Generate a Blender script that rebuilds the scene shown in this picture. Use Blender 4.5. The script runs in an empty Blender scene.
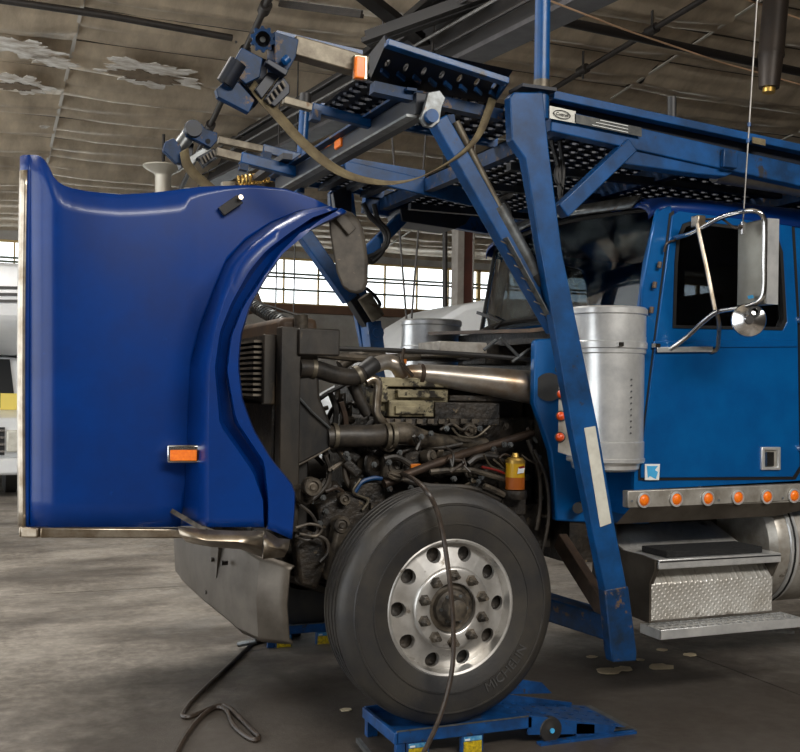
import bpy, bmesh, math, random
from mathutils import Vector, Matrix
random.seed(7)
V = Vector
scene = bpy.context.scene
C = scene.collection
# ------------------------------------------------------------------ camera
F = 1050.0; TH = math.radians(22.3); RHO = 0.015; CX, CY = 400.0, 390.0
CAM = V((0, 0, 1.64))
FW = V((math.sin(TH), math.cos(TH), 0)); R0 = V((math.cos(TH), -math.sin(TH), 0)); U0 = V((0, 0, 1))
RR = R0*math.cos(RHO) + U0*math.sin(RHO); UU = U0*math.cos(RHO) - R0*math.sin(RHO)
cam = bpy.data.cameras.new('camera'); cam_o = bpy.data.objects.new('camera', cam); C.objects.link(cam_o)
cam.sensor_width = 36; cam.lens = 36*F/800; cam.shift_y = (CY-376)/800; cam.clip_end = 300
m = Matrix((RR, UU, -FW)).transposed().to_4x4(); m.translation = CAM; cam_o.matrix_world = m
scene.camera = cam_o
def P(px, py, Y=None, Z=None, X=None):
    """point where the ray through a photo pixel meets the plane y=Y, z=Z or x=X"""
    d = FW + RR*((px-CX)/F) + UU*((CY-py)/F)
    t = (Y-CAM.y)/d.y if Y is not None else (Z-CAM.z)/d.z if Z is not None else (X-CAM.x)/d.x
    return CAM + d*t
# ------------------------------------------------------------------ world, lights, exposure
w = bpy.data.worlds.new('overcast_sky'); scene.world = w; w.use_nodes = True
bg = w.node_tree.nodes['Background']; bg.inputs[0].default_value = (0.93, 0.97, 1.0, 1); bg.inputs[1].default_value = 3.0
def fill_light(name, loc, size, watts, rot=(0,0,0), col=(1,.96,.9)):  # added area light for fill, no fixture modelled
    l = bpy.data.lights.new(name, 'AREA'); l.shape = 'RECTANGLE'; l.size, l.size_y = size; l.energy = watts; l.color = col
    o = bpy.data.objects.new(name, l); C.objects.link(o); o.location = loc; o.rotation_euler = rot; return o
fill_light('fill_light_front', (3.2, -3, 5.9), (6, 1.2), 640, (math.radians(55), 0, 0))  # added fill behind the camera for the truck's near side
fill_light('fill_light_mid', (-.5, 8.5, 7.0), (3, 1.2), 420)  # added fill to brighten the floor at the left
vs = scene.view_settings
vs.view_transform = 'Standard'; vs.look = 'None'; vs.gamma = 1; vs.use_curve_mapping = False; vs.exposure = 0.0
# ------------------------------------------------------------------ materials
def lin(c): return tuple(((x/255)/12.92 if x/255 <= .04045 else ((x/255+.055)/1.055)**2.4) for x in c) + (1,)
MATS = {}
def mat(name, c1, c2=None, rough=.5, metal=0, scale=6, bump=0, bscale=40, coat=0, c3=None, s3=2.0, t3=.6, rough2=None, stretch=(1,1,1), emit=0, spec=.5):
    """noise mix c1/c2 (+ a third colour c3 in blotches above t3), all colours sRGB 0-255"""
    m = bpy.data.materials.new(name); MATS[name] = m; m.use_nodes = True
    nt = m.node_tree; b = nt.nodes['Principled BSDF']; N = nt.nodes.new; L = nt.links.new
    b.inputs['Roughness'].default_value = rough; b.inputs['Metallic'].default_value = metal
    b.inputs['Coat Weight'].default_value = coat; b.inputs['Coat Roughness'].default_value = .08
    b.inputs['Base Color'].default_value = lin(c1); b.inputs['Specular IOR Level'].default_value = spec
    if emit:
        b.inputs['Emission Color'].default_value = lin(c1); b.inputs['Emission Strength'].default_value = emit
    g = N('ShaderNodeNewGeometry'); mp = N('ShaderNodeMapping'); mp.inputs['Scale'].default_value = stretch
    L(g.outputs['Position'], mp.inputs['Vector'])
    def noise(s, det=5):
        n = N('ShaderNodeTexNoise'); n.inputs['Scale'].default_value = s; n.inputs['Detail'].default_value = det
        n.inputs['Roughness'].default_value = .62
        L(mp.outputs[0], n.inputs['Vector']); return n.outputs['Fac']
    def ramp(src, a, bb):
        r = N('ShaderNodeMapRange'); r.inputs[1].default_value = a; r.inputs[2].default_value = bb; L(src, r.inputs[0]); return r.outputs[0]
    def mix(f, a, c):
        x = N('ShaderNodeMix'); x.data_type = 'RGBA'; L(f, x.inputs[0])
        if isinstance(a, tuple): x.inputs[6].default_value = a
        else: L(a, x.inputs[6])
        x.inputs[7].default_value = c; return x.outputs[2]
    col = None
    if c2:
        f = ramp(noise(scale), .35, .68); col = mix(f, lin(c1), lin(c2))
        if rough2 is not None: L(ramp2(nt, f, rough, rough2), b.inputs['Roughness'])
    if c3:
        f3 = ramp(noise(s3, 8), t3, t3+.06); col = mix(f3, col if col else lin(c1), lin(c3))
    if col: L(col, b.inputs['Base Color'])
    if bump:
        bp = N('ShaderNodeBump'); bp.inputs['Strength'].default_value = bump; bp.inputs['Distance'].default_value = .01
        L(noise(bscale), bp.inputs['Height']); L(bp.outputs[0], b.inputs['Normal'])
    return m
def ramp2(nt, src, a, b):
    r = nt.nodes.new('ShaderNodeMapRange'); r.inputs[3].default_value = a; r.inputs[4].default_value = b; nt.links.new(src, r.inputs[0]); return r.outputs[0]
mat('truck_blue', (0,52,124), (0,42,106), spec=.28, rough=.3, metal=.0, scale=3, coat=.12, rough2=.36, c3=(0,60,132), s3=9, t3=.68)
mat('door_blue', (0,88,152), (0,76,138), rough=.32, metal=.15, scale=5, coat=.25, spec=.35, c3=(96,134,168), s3=7, t3=.70)
mat('rack_blue', (0,72,130), (4,44,80), spec=.4, rough=.42, metal=.0, scale=6, coat=.1, c3=(44,44,48), s3=9, t3=.63)
mat('rack_blue_worn', (4,52,96), (18,36,56), spec=.3, rough=.5, metal=.0, scale=14, c3=(92,74,58), s3=16, t3=.58)
mat('rack_dark', (12,22,40), (16,17,20), rough=.45, metal=.2, scale=12)
mat('ramp_blue', (0,70,130), (4,44,86), rough=.5, scale=12, c3=(52,46,42), s3=18, t3=.60)
mat('steel_worn', (120,124,126), (84,84,82), rough=.38, metal=.7, scale=18, c3=(96,74,56), s3=14, t3=.62)
mat('steel_tan', (112,105,91), (74,66,55), rough=.45, metal=.5, scale=14, c3=(84,66,48), s3=12, t3=.6)
mat('aluminium', (226,226,224), (196,197,197), rough=.3, metal=.6, scale=10, bump=.05, bscale=60)
mat('aluminium_dirty', (186,182,174), (140,133,122), rough=.38, metal=.5, scale=8, c3=(92,82,70), s3=6, t3=.64)
mat('bumper_metal', (98,91,82), (72,65,57), rough=.45, metal=.5, scale=5, c3=(66,58,50), s3=40, t3=.67)
mat('chrome', (220,220,222), (190,186,178), rough=.16, metal=1, scale=8)
mat('chrome_dirty', (190,180,164), (132,116,96), rough=.3, metal=.9, scale=9)
mat('rim_alloy', (218,216,212), (180,176,170), rough=.34, metal=.75, scale=7, c3=(140,132,122), s3=9, t3=.62)
mat('tyre_rubber', (36,36,38), (58,54,48), rough=.48, scale=5, bump=.15, bscale=60)
mat('tyre_letter', (72,71,70), (60,58,56), rough=.6)
mat('rubber', (26,26,27), (44,41,38), rough=.5, scale=14)
mat('hose_rubber', (26,25,24), (72,65,57), rough=.45, scale=9, bump=.2, bscale=30)
mat('splash_rubber', (86,79,70), (40,37,34), rough=.6, scale=9, c3=(128,112,94), s3=14, t3=.62)
mat('grease_black', (20,19,18), (62,54,45), rough=.42, scale=13, bump=.7, bscale=34, c3=(104,90,70), s3=22, t3=.62)
mat('grease_grey', (46,42,38), (112,102,88), rough=.5, scale=14, metal=.3, bump=.3, bscale=40)
mat('radiator_black', (18,18,19), (62,55,46), rough=.42, scale=5, c3=(96,82,62), s3=9, t3=.63, bump=.2, bscale=20, stretch=(1,1,.4))
mat('brown_tank', (96,74,54), (62,50,40), rough=.55, scale=9)
mat('fin_metal', (118,110,98), (80,72,62), rough=.5, metal=.5, scale=8)
mat('engine_gold', (164,154,124), (92,84,66), rough=.45, metal=.3, scale=10, c3=(44,40,33), s3=15, t3=.53, bump=.2)
mat('intake_pipe', (204,200,192), (140,116,90), rough=.33, metal=.75, scale=4, c3=(86,64,46), s3=5, t3=.62)
mat('rust_rod', (84,68,56), (58,48,42), rough=.5, metal=.4, scale=14)
mat('amber', (255,132,16), (236,104,8), rough=.4, scale=60, coat=.1)
mat('red_amber', (232,84,22), (200,60,14), rough=.25, scale=60, coat=.4)
mat('filter_yellow', (204,158,26), rough=.35)
mat('filter_orange', (168,88,26), rough=.35)
mat('filter_red', (122,28,24), rough=.35)
mat('white_print', (226,228,226), rough=.5)
mat('sticker_blue', (70,168,220), rough=.4)
mat('sticker_teal', (36,120,176), (120,176,200), rough=.4, scale=60)
mat('sticker_yellow', (222,190,30), (120,104,20), rough=.45, scale=70)
mat('navy_print', (14,34,84), rough=.4)
mat('reflector_white', (206,204,192), (182,178,166), rough=.4, scale=12)
mat('plate_dark', (58,60,60), (84,84,80), rough=.4, metal=.4, scale=30)
mat('plate_silver', (190,190,182), (160,158,150), rough=.4, metal=.4, scale=20)
mat('strap_khaki', (118,106,78), (84,72,54), rough=.85, scale=12, bump=.2, bscale=200)
mat('mat_black', (20,20,21), (34,34,34), rough=.95, scale=90, bump=1.0, bscale=160)
mat('heater_grey', (190,186,178), (140,132,122), rough=.5, metal=.2, scale=12)
mat('gasket', (16,16,17), rough=.5)
mat('interior', (34,34,36), (26,26,28), rough=.7, scale=5)
mat('interior_blue', (60,92,110), (44,70,88), rough=.7, scale=5)
mat('mirror_back', (150,148,138), (122,118,108), rough=.35, metal=.7, scale=4)
mat('mirror_glass', (190,200,205), rough=.05, metal=1)
mat('cable_brown', (66,54,44), (44,37,32), rough=.4, scale=30)
mat('hose_blue', (14,60,106), rough=.4)
mat('orange_plug', (196,108,16), rough=.4)
mat('van_white', (232,234,234), (220,222,224), rough=.35, scale=3, coat=.3)
mat('van_grey', (128,132,134), rough=.4)
mat('van_black', (24,26,28), rough=.35)
mat('yellow_paper', (232,208,104), rough=.8)
mat('column_brown', (96,52,40), (78,46,38), rough=.6, scale=4)
mat('column_grey', (176,168,158), (150,142,132), rough=.6, scale=4)
mat('beam_dark', (28,23,20), (20,17,16), rough=.6, scale=6)
mat('beam_light', (84,82,84), (62,60,62), rough=.5, scale=5, metal=.3)
mat('pipe_dark', (52,46,42), (36,33,31), rough=.5, scale=9)
mat('pipe_grey', (128,126,122), (104,100,96), rough=.4, metal=.6, scale=9)
mat('duct_brown', (62,52,44), (44,38,34), rough=.45, metal=.3, scale=4)
mat('brass', (196,160,84), rough=.35, metal=.8)
mat('wire_tan', (196,160,128), rough=.6)
mat('wall_concrete', (176,172,164), (146,140,132), rough=.85, scale=1.2, bump=.1, bscale=8)
mat('wall_dark', (74,70,66), (58,54,50), rough=.9, scale=1)  # unseen camera-side wall, coloured dark so the hood reflects little
mat('wall_beam', (118,86,64), (96,72,56), rough=.7, scale=2)
mat('mullion_tan', (198,168,110), rough=.6)
mat('mullion_green', (108,116,100), rough=.6)
mat('lamp_shade', (196,188,172), rough=.4, metal=.4)
mat('ceiling_foil', (212,195,170), (166,151,131), rough=.36, metal=.35, scale=1.6, bump=.7, bscale=7, stretch=(1.5,.5,1))
mat('ceiling_seam', (198,192,182), rough=.5, metal=.1)
mat('ceiling_purlin', (74,66,58), (56,50,44), rough=.6)
mat('peel_white', (226,222,214), (160,146,128), rough=.8, scale=8, bump=.6, bscale=20, stretch=(.5,1.4,1))
mat('peel_brown', (124,108,88), (92,78,62), rough=.8, scale=5)
mat('flake', (212,196,164), (188,172,144), rough=.8, scale=20)
mat('slab_joint', (34,30,27), rough=.9)
def glass(name, tint, refl_rough=.03, alpha=.6, dirt=.0):
    m = bpy.data.materials.new(name); MATS[name] = m; m.use_nodes = True; nt = m.node_tree; N = nt.nodes.new; L = nt.links.new
    nt.nodes.remove(nt.nodes['Principled BSDF']); out = nt.nodes['Material Output']
    t = N('ShaderNodeBsdfTransparent'); t.inputs[0].default_value = tint + (1,)
    g = N('ShaderNodeBsdfGlossy'); g.inputs['Roughness'].default_value = refl_rough
    fr = N('ShaderNodeFresnel'); fr.inputs[0].default_value = 1.5
    x = N('ShaderNodeMixShader'); L(fr.outputs[0], x.inputs[0]); L(t.outputs[0], x.inputs[1]); L(g.outputs[0], x.inputs[2])
    last = x.outputs[0]
    if dirt:
        d = N('ShaderNodeBsdfDiffuse'); d.inputs[0].default_value = (.35,.42,.42,1)
        geo = N('ShaderNodeNewGeometry'); n = N('ShaderNodeTexNoise'); n.inputs['Scale'].default_value = 5; n.inputs['Detail'].default_value = 9
        L(geo.outputs['Position'], n.inputs['Vector'])
        r = N('ShaderNodeMapRange'); r.inputs[1].default_value = .45; r.inputs[2].default_value = .8; r.inputs[4].default_value = dirt
        L(n.outputs[0], r.inputs[0]); y = N('ShaderNodeMixShader'); L(r.outputs[0], y.inputs[0]); L(last, y.inputs[1]); L(d.outputs[0], y.inputs[2]); last = y.outputs[0]
    L(last, out.inputs[0]); return m
glass('window_glass', (.95,.97,.96))
glass('cab_glass', (.5,.6,.62), dirt=.22)
glass('door_glass', (.24,.26,.28))
glass('bowl_glass', (.8,.7,.45))
# concrete floor: dusty grey slabs, dark oil stains, damp glossier patches
def floor_mat():
    m = bpy.data.materials.new('floor_concrete'); MATS['floor_concrete'] = m; m.use_nodes = True; nt = m.node_tree; N = nt.nodes.new; L = nt.links.new
    b = nt.nodes['Principled BSDF']; g = N('ShaderNodeNewGeometry')
    def noise(s, det=6, r=.6, st=(1,1,1)):
        mp = N('ShaderNodeMapping'); mp.inputs['Scale'].default_value = st; L(g.outputs['Position'], mp.inputs[0])
        n = N('ShaderNodeTexNoise'); n.inputs['Scale'].default_value = s; n.inputs['Detail'].default_value = det; n.inputs['Roughness'].default_value = r
        L(mp.outputs[0], n.inputs['Vector']); return n.outputs[0]
    def rng(s, a, c, d=0, e=1):
        r = N('ShaderNodeMapRange'); r.inputs[1].default_value = a; r.inputs[2].default_value = c; r.inputs[3].default_value = d; r.inputs[4].default_value = e; L(s, r.inputs[0]); return r.outputs[0]
    def mix(f, a, c):
        x = N('ShaderNodeMix'); x.data_type = 'RGBA'; L(f, x.inputs[0])
        for s, k in ((6, a), (7, c)):
            if isinstance(k, tuple): x.inputs[s].default_value = k
            else: L(k, x.inputs[s])
        return x.outputs[2]
    base = mix(rng(noise(1.3), .3, .7), lin((150,143,134)), lin((96,88,79)))
    base = mix(rng(noise(16, 8, .7), .42, .75), base, lin((168,160,148)))
    stain = rng(noise(.55, 9, .66, (.8,1.5,1)), .44, .62)
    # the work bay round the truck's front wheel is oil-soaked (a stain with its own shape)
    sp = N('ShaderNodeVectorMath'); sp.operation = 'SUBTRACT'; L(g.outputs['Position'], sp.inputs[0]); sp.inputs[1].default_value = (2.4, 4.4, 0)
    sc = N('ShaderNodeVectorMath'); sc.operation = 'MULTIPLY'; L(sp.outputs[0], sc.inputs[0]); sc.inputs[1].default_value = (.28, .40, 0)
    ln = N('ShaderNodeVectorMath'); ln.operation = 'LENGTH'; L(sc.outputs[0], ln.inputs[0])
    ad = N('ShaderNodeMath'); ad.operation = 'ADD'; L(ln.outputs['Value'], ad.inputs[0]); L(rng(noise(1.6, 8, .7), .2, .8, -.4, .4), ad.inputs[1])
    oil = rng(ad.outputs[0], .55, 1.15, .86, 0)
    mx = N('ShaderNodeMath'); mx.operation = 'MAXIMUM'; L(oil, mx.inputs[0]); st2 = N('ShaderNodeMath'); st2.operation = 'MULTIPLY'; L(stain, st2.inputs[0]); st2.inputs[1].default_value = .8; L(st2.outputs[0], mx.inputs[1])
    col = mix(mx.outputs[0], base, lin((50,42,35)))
    spots = rng(noise(3.2, 8, .7), .66, .70); col = mix(spots, col, lin((128,120,110)))
    L(col, b.inputs['Base Color'])
    L(rng(noise(.9, 6, .65), .35, .62, .34, .75), b.inputs['Roughness'])
    bp = N('ShaderNodeBump'); bp.inputs['Strength'].default_value = .25; bp.inputs['Distance'].default_value = .01; L(noise(22, 8, .7), bp.inputs['Height']); L(bp.outputs[0], b.inputs['Normal'])
floor_mat()
# diamond plate: lozenge relief
def tread_mat():
    m = mat('tread_plate', (218,216,210), (178,172,162), rough=.36, metal=.5, scale=5, c3=(98,86,72), s3=3.5, t3=.62)
    nt = m.node_tree; N = nt.nodes.new; L = nt.links.new; b = nt.nodes['Principled BSDF']
    g = N('ShaderNodeNewGeometry'); s = N('ShaderNodeSeparateXYZ'); L(g.outputs['Position'], s.inputs[0])
    def math(op, a, c=None):
        n = N('ShaderNodeMath'); n.operation = op
        for i, k in enumerate((a, c)):
            if k is None: continue
            if isinstance(k, (int, float)): n.inputs[i].default_value = k
            else: L(k, n.inputs[i])
        return n.outputs[0]
    zz = math('SUBTRACT', s.outputs[2], s.outputs[1])
    u = math('MULTIPLY', math('ADD', s.outputs[0], zz), 75); v = math('MULTIPLY', math('SUBTRACT', s.outputs[0], zz), 95)
    h = math('MULTIPLY', math('SINE', u), math('SINE', v))
    h = math('MAXIMUM', math('ABSOLUTE', h), .45)
    bp = N('ShaderNodeBump'); bp.inputs['Strength'].default_value = .5; bp.inputs['Distance'].default_value = .01; L(h, bp.inputs['Height']); L(bp.outputs[0], b.inputs['Normal'])
tread_mat()
# ------------------------------------------------------------------ mesh helpers
WL = {}   # world location of every object's origin
def frame(d, up=V((0,0,1))):
    d = d.normalized(); s = d.cross(up)
    if s.length < 1e-4: s = d.cross(V((0,1,0)))
    s.normalize(); return d, s, s.cross(d)
class MB:
    def __init__(s): s.v = []; s.f = []
    def add(s, vs, fs):
        n = len(s.v); s.v += [V(p) for p in vs]; s.f += [tuple(i+n for i in f) for f in fs]; return s
    def hexa(s, p): return s.add(p, [(0,3,2,1),(4,5,6,7),(0,1,5,4),(1,2,6,5),(2,3,7,6),(3,0,4,7)])
    def box(s, lo, hi):
        (a,b,c),(d,e,f) = lo, hi
        return s.hexa([(a,b,c),(d,b,c),(d,e,c),(a,e,c),(a,b,f),(d,b,f),(d,e,f),(a,e,f)])
    def bar(s, p0, p1, w, h, up=V((0,0,1)), w1=None, h1=None):
        p0, p1 = V(p0), V(p1); d, sd, u = frame(p1-p0, V(up)); r = []
        for p, ww, hh in ((p0, w, h), (p1, w1 or w, h1 or h)):
            r += [p-sd*ww/2-u*hh/2, p+sd*ww/2-u*hh/2, p+sd*ww/2+u*hh/2, p-sd*ww/2+u*hh/2]
        return s.hexa(r)
    def tube(s, path, r, n=10, cap=True, radii=None):
        path = [V(p) for p in path]; k = len(path); vs = []; fs = []; up = None
        for i, p in enumerate(path):
            d = (path[min(i+1,k-1)]-path[max(i-1,0)])
            if d.length < 1e-6: d = V((0,0,1))
            d.normalize()
            if up is None: _, sd, u = frame(d)
            else:
                u = up - d*up.dot(d)
                if u.length < 1e-4: _, sd, u = frame(d)
                u.normalize(); sd = d.cross(u)
            up = u; q = radii[i] if radii else r
            vs += [p + (sd*math.cos(2*math.pi*j/n) + u*math.sin(2*math.pi*j/n))*q for j in range(n)]
        for i in range(k-1):
            for j in range(n):
                a, b = i*n+j, i*n+(j+1)%n; fs.append((a, b, b+n, a+n))
        if cap: fs += [tuple(range(n-1,-1,-1)), tuple(range((k-1)*n, k*n))]
        return s.add(vs, fs)
    def cyl(s, p0, p1, r, r1=None, n=16): return s.tube([p0, p1], r, n, True, [r, r if r1 is None else r1])
    def lathe(s, prof, o, ax, n=32, cap=False):
        """prof: (radius, distance along axis)"""
        o = V(o); d, sd, u = frame(V(ax)); vs = []; fs = []; k = len(prof)
        for r, t in prof: vs += [o + d*t + (sd*math.cos(2*math.pi*j/n) + u*math.sin(2*math.pi*j/n))*r for j in range(n)]
        for i in range(k-1):
            for j in range(n):
                a, b = i*n+j, i*n+(j+1)%n; fs.append((a, b, b+n, a+n))
        if cap: fs += [tuple(range(n-1,-1,-1)), tuple(range((k-1)*n, k*n))]
        return s.add(vs, fs)
    def prism(s, poly, off):
        poly = [V(p) for p in poly]; off = V(off); n = len(poly)
        fs = [tuple(range(n-1,-1,-1)), tuple(range(n, 2*n))] + [(i, (i+1)%n, (i+1)%n+n, i+n) for i in range(n)]
        return s.add(poly + [p+off for p in poly], fs)
    def ring(s, outer, inner, off):
        """flat frame between two outlines of equal count, thickened by off"""
        n = len(outer); o = [V(p) for p in outer]; i_ = [V(p) for p in inner]; off = V(off)
        vs = o + i_ + [p+off for p in o] + [p+off for p in i_]; fs = []
        for i in range(n):
            j = (i+1) % n
            fs += [(i,j,n+j,n+i), (2*n+i,3*n+i,3*n+j,2*n+j), (i,2*n+i,2*n+j,j), (n+i,n+j,3*n+j,3*n+i)]
        return s.add(vs, fs)
    def grid(s, rows):
        k = len(rows[0]); fs = []
        for i in range(len(rows)-1):
            for j in range(k-1): a = i*k+j; fs.append((a, a+1, a+k+1, a+k))
        return s.add([p for r in rows for p in r], fs)
    def perf(s, o, u, v, nu, nv, hr=.3, t=.006, asp=1.0, n=8):
        """perforated plate: nu x nv cells, each with a real hole"""
        o, u, v = V(o), V(u), V(v); nrm = u.cross(v).normalized()*t
        for a in range(nu):
            for b in range(nv):
                c = o + u*((a+.5)/nu) + v*((b+.5)/nv); hu, hv = u/nu/2, v/nv/2
                sq = [c+hu*x+hv*y for x, y in ((1,0),(1,1),(0,1),(-1,1),(-1,0),(-1,-1),(0,-1),(1,-1))]
                ci = [c+hu*(2*hr*math.cos(k*math.pi/4))+hv*(2*hr*asp*math.sin(k*math.pi/4)) for k in range(8)]
                s.add(sq+ci+[p-nrm for p in ci], [(k,(k+1)%8,8+(k+1)%8,8+k) for k in range(8)] + [(8+k,8+(k+1)%8,16+(k+1)%8,16+k) for k in range(8)])
        return s
    def mesh(s, name, c=V((0,0,0)), sharp=38):
        me = bpy.data.meshes.new(name); me.from_pydata([tuple(p-c) for p in s.v], [], s.f)
        bm = bmesh.new(); bm.from_mesh(me); bmesh.ops.recalc_face_normals(bm, faces=bm.faces); bm.to_mesh(me); bm.free()
        if sharp:
            me.polygons.foreach_set('use_smooth', [True]*len(me.polygons)); me.set_sharp_from_angle(angle=math.radians(sharp))
        return me
    def build(s, name, material, parent=None, bev=0, sharp=38, label=None, solid=0, sub=0):
        lo = [min(p[i] for p in s.v) for i in range(3)]; hi = [max(p[i] for p in s.v) for i in range(3)]
        c = V([(lo[i]+hi[i])/2 for i in range(3)])
        me = s.mesh(name, c, sharp); return link(name, me, material, parent, c, bev, label, solid, sub)
def link(name, me, material, parent, c, bev=0, label=None, solid=0, sub=0, rot=None):
    o = bpy.data.objects.new(name, me); C.objects.link(o); o.location = c; WL[o.name] = V(c)
    if rot is not None: o.rotation_euler = rot
    if material and not me.materials: me.materials.append(MATS[material])
    if parent is not None:
        o.parent = parent; o.matrix_parent_inverse = Matrix.Translation(-WL[parent.name])
    if solid: md = o.modifiers.new('thickness', 'SOLIDIFY'); md.thickness = solid; md.offset = 0
    if bev: md = o.modifiers.new('bevel', 'BEVEL'); md.width = bev; md.segments = 2; md.limit_method = 'ANGLE'
    if sub: md = o.modifiers.new('subd', 'SUBSURF'); md.levels = sub; md.render_levels = sub
    if label: o['label'] = label
    return o
def thing(name, label, cat, loc, group=None):
    o = bpy.data.objects.new(name, None); C.objects.link(o); o.location = loc; WL[o.name] = V(loc); o.empty_display_size = .2
    o['label'] = label; o['category'] = cat
    if group: o['group'] = group
    return o
def tag(o, label, cat, group=None):
    o['label'] = label; o['category'] = cat
    if group: o['group'] = group
    return o
def struct(o): o['kind'] = 'structure'; return o
def smooth_path(pts, k=6):
    """Catmull-Rom through the points"""
    p = [V(q) for q in pts]; p = [p[0]*2-p[1]] + p + [p[-1]*2-p[-2]]; out = []
    for i in range(1, len(p)-2):
        for j in range(k):
            t = j/k; a, b, c, d = p[i-1], p[i], p[i+1], p[i+2]
            out.append(.5*((2*b)+(c-a)*t+(2*a-5*b+4*c-d)*t*t+(3*b-a-3*c+d)*t**3))
    return out + [p[-2]]
def interp(curve, t):
    """point at fraction t of a polyline measured along its length"""
    c = [V(q) for q in curve]; L = [0]
    for a, b in zip(c, c[1:]): L.append(L[-1]+(b-a).length)
    s = t*L[-1]
    for i in range(len(c)-1):
        if s <= L[i+1] or i == len(c)-2:
            k = (s-L[i])/max(L[i+1]-L[i], 1e-9); return c[i].lerp(c[i+1], k)
def text_mb(txt, size, extr=.002, shear=0, origin=V((0,0,0)), ux=V((1,0,0)), uy=V((0,0,1)), fn=None, align='CENTER'):
    cu = bpy.data.curves.new('t', 'FONT'); cu.body = txt; cu.size = size; cu.extrude = extr; cu.shear = shear; cu.align_x = align; cu.align_y = 'CENTER'; cu.resolution_u = 3
    ob = bpy.data.objects.new('t', cu); C.objects.link(ob)
    dg = bpy.context.evaluated_depsgraph_get(); me = bpy.data.meshes.new_from_object(ob.evaluated_get(dg))
    uz = ux.cross(uy); b = MB()
    vs = [(fn(v.co) if fn else origin + ux*v.co.x + uy*v.co.y + uz*v.co.z) for v in me.vertices]
    b.add(vs, [tuple(p.vertices) for p in me.polygons])
    bpy.data.objects.remove(ob); bpy.data.curves.remove(cu); bpy.data.meshes.remove(me); return b
YM = 5.55                    # truck centre line
def mir(p): return V((p[0], 2*YM-p[1], p[2]))
# ------------------------------------------------------------------ the building
base = struct(MB().box((-7,-4,-.25), (38,30,-.02)).build('floor', 'slab_joint', None, sharp=0))
x0s = [4.24 + 5*k for k in range(-2, 7)]; y0s = [-1.34 + 5*k for k in range(-1, 7)]
slab = MB().box((-2.494,-2.494,-.02), (2.494,2.494,0)).mesh('floor_slab', sharp=0)
for xa in x0s[:-1]:
    for ya in y0s[:-1]:
        link('floor_slab', slab, 'floor_concrete', base, V((xa+2.5, ya+2.5, 0)))
def zc(y): return 5.4 + .123*(28-y)
# ceiling of sagging insulation sheets between purlins
ceil = struct(MB().hexa([(-7,-4,zc(-4)+.3),(38,-4,zc(-4)+.3),(38,30,zc(30)+.3),(-7,30,zc(30)+.3),(-7,-4,zc(-4)+.4),(38,-4,zc(-4)+.4),(38,30,zc(30)+.4),(-7,30,zc(30)+.4)]).build('ceiling', 'ceiling_purlin', None, sharp=0))
PX, PY = 4.6, 1.1
def panel_mesh(seed):
    rnd = random.Random(seed); rows = []; nx, ny = 6, 14; am = rnd.uniform(.12, .22); wv = [rnd.uniform(-.012,.012) for _ in range(60)]; f1 = rnd.choice([2,3]); f2 = rnd.uniform(0,3)
    for j in range(ny+1):
        y = PY*j/ny; r = []
        for i in range(nx+1):
            x = PX*i/nx; edge = math.sin(math.pi*j/ny); e2 = min(1, 4*math.sin(math.pi*i/nx)+.25)
            r.append(V((x, y, -.123*y + .16 - am*edge**.7*(.6+.4*e2) + wv[(i*7+j)%60]*edge + edge*.035*math.sin(f1*2*math.pi*j/ny + f2 + .5*i))))
        rows.append(r)
    me = MB().grid(rows).mesh('ceiling_sheet', sharp=60); return me
pms = [panel_mesh(k) for k in range(6)]
ny_ = int(32/PY)
purl = [MB().box((-7,-.03,-.02),(38,.03,.12)).mesh('purlin', sharp=0) for _ in range(2)]
for j in range(ny_):
    y = -3 + j*PY
    for i in range(11):
        x = -7.8 + i*PX
        link('ceiling_sheet', random.choice(pms), 'ceiling_foil', ceil, V((x, y, zc(y))))
    if y > 1:
        link('purlin', purl[0 if j % 3 else 1], 'ceiling_purlin', ceil, V((0, y, zc(y)+.165)))
for i in range(11):
    x = -7.8 + i*PX
    MB().bar((x, 0, zc(0)+.06), (x, 29.5, zc(29.5)+.06), .05, .02).build('seam_tape', 'ceiling_seam', ceil, sharp=0)
# torn patches of facing on the sheets at the left
def ceil_hit(px, py, dz=-.06):
    d = FW + RR*((px-CX)/F) + UU*((CY-py)/F); t = (zc(0)+dz-CAM.z)/(d.z+.123*d.y); return CAM + d*t
for cx, cy, rx, ry, mt in ((150,74,66,13,'peel_white'), (22,48,46,10,'peel_white'), (22,84,34,10,'peel_white'), (54,62,30,6,'peel_white'), (146,77,36,7,'peel_brown'), (16,87,22,5,'peel_brown'), (44,127,5,2,'peel_white')):
    rnd = random.Random(cx); pts = []; ph = [rnd.uniform(0, 6.28) for _ in range(6)]
    n = 90
    for k in range(n):
        a = 2*math.pi*k/n; q = .8 + .16*math.sin(2*a+ph[0]) + .13*math.sin(5*a+ph[1]) + .10*math.sin(9*a+ph[2]) + .07*math.sin(17*a+ph[3]) + .05*math.sin(31*a+ph[4])
        pts.append(ceil_hit(cx+rx*q*math.cos(a), cy+ry*q*math.sin(a)+.12*rx*q*math.cos(a), -.09 if mt == 'peel_white' else -.105))
    MB().prism(pts, (0,0,.008)).build('peeling_patch', mt, ceil, sharp=0)
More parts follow.
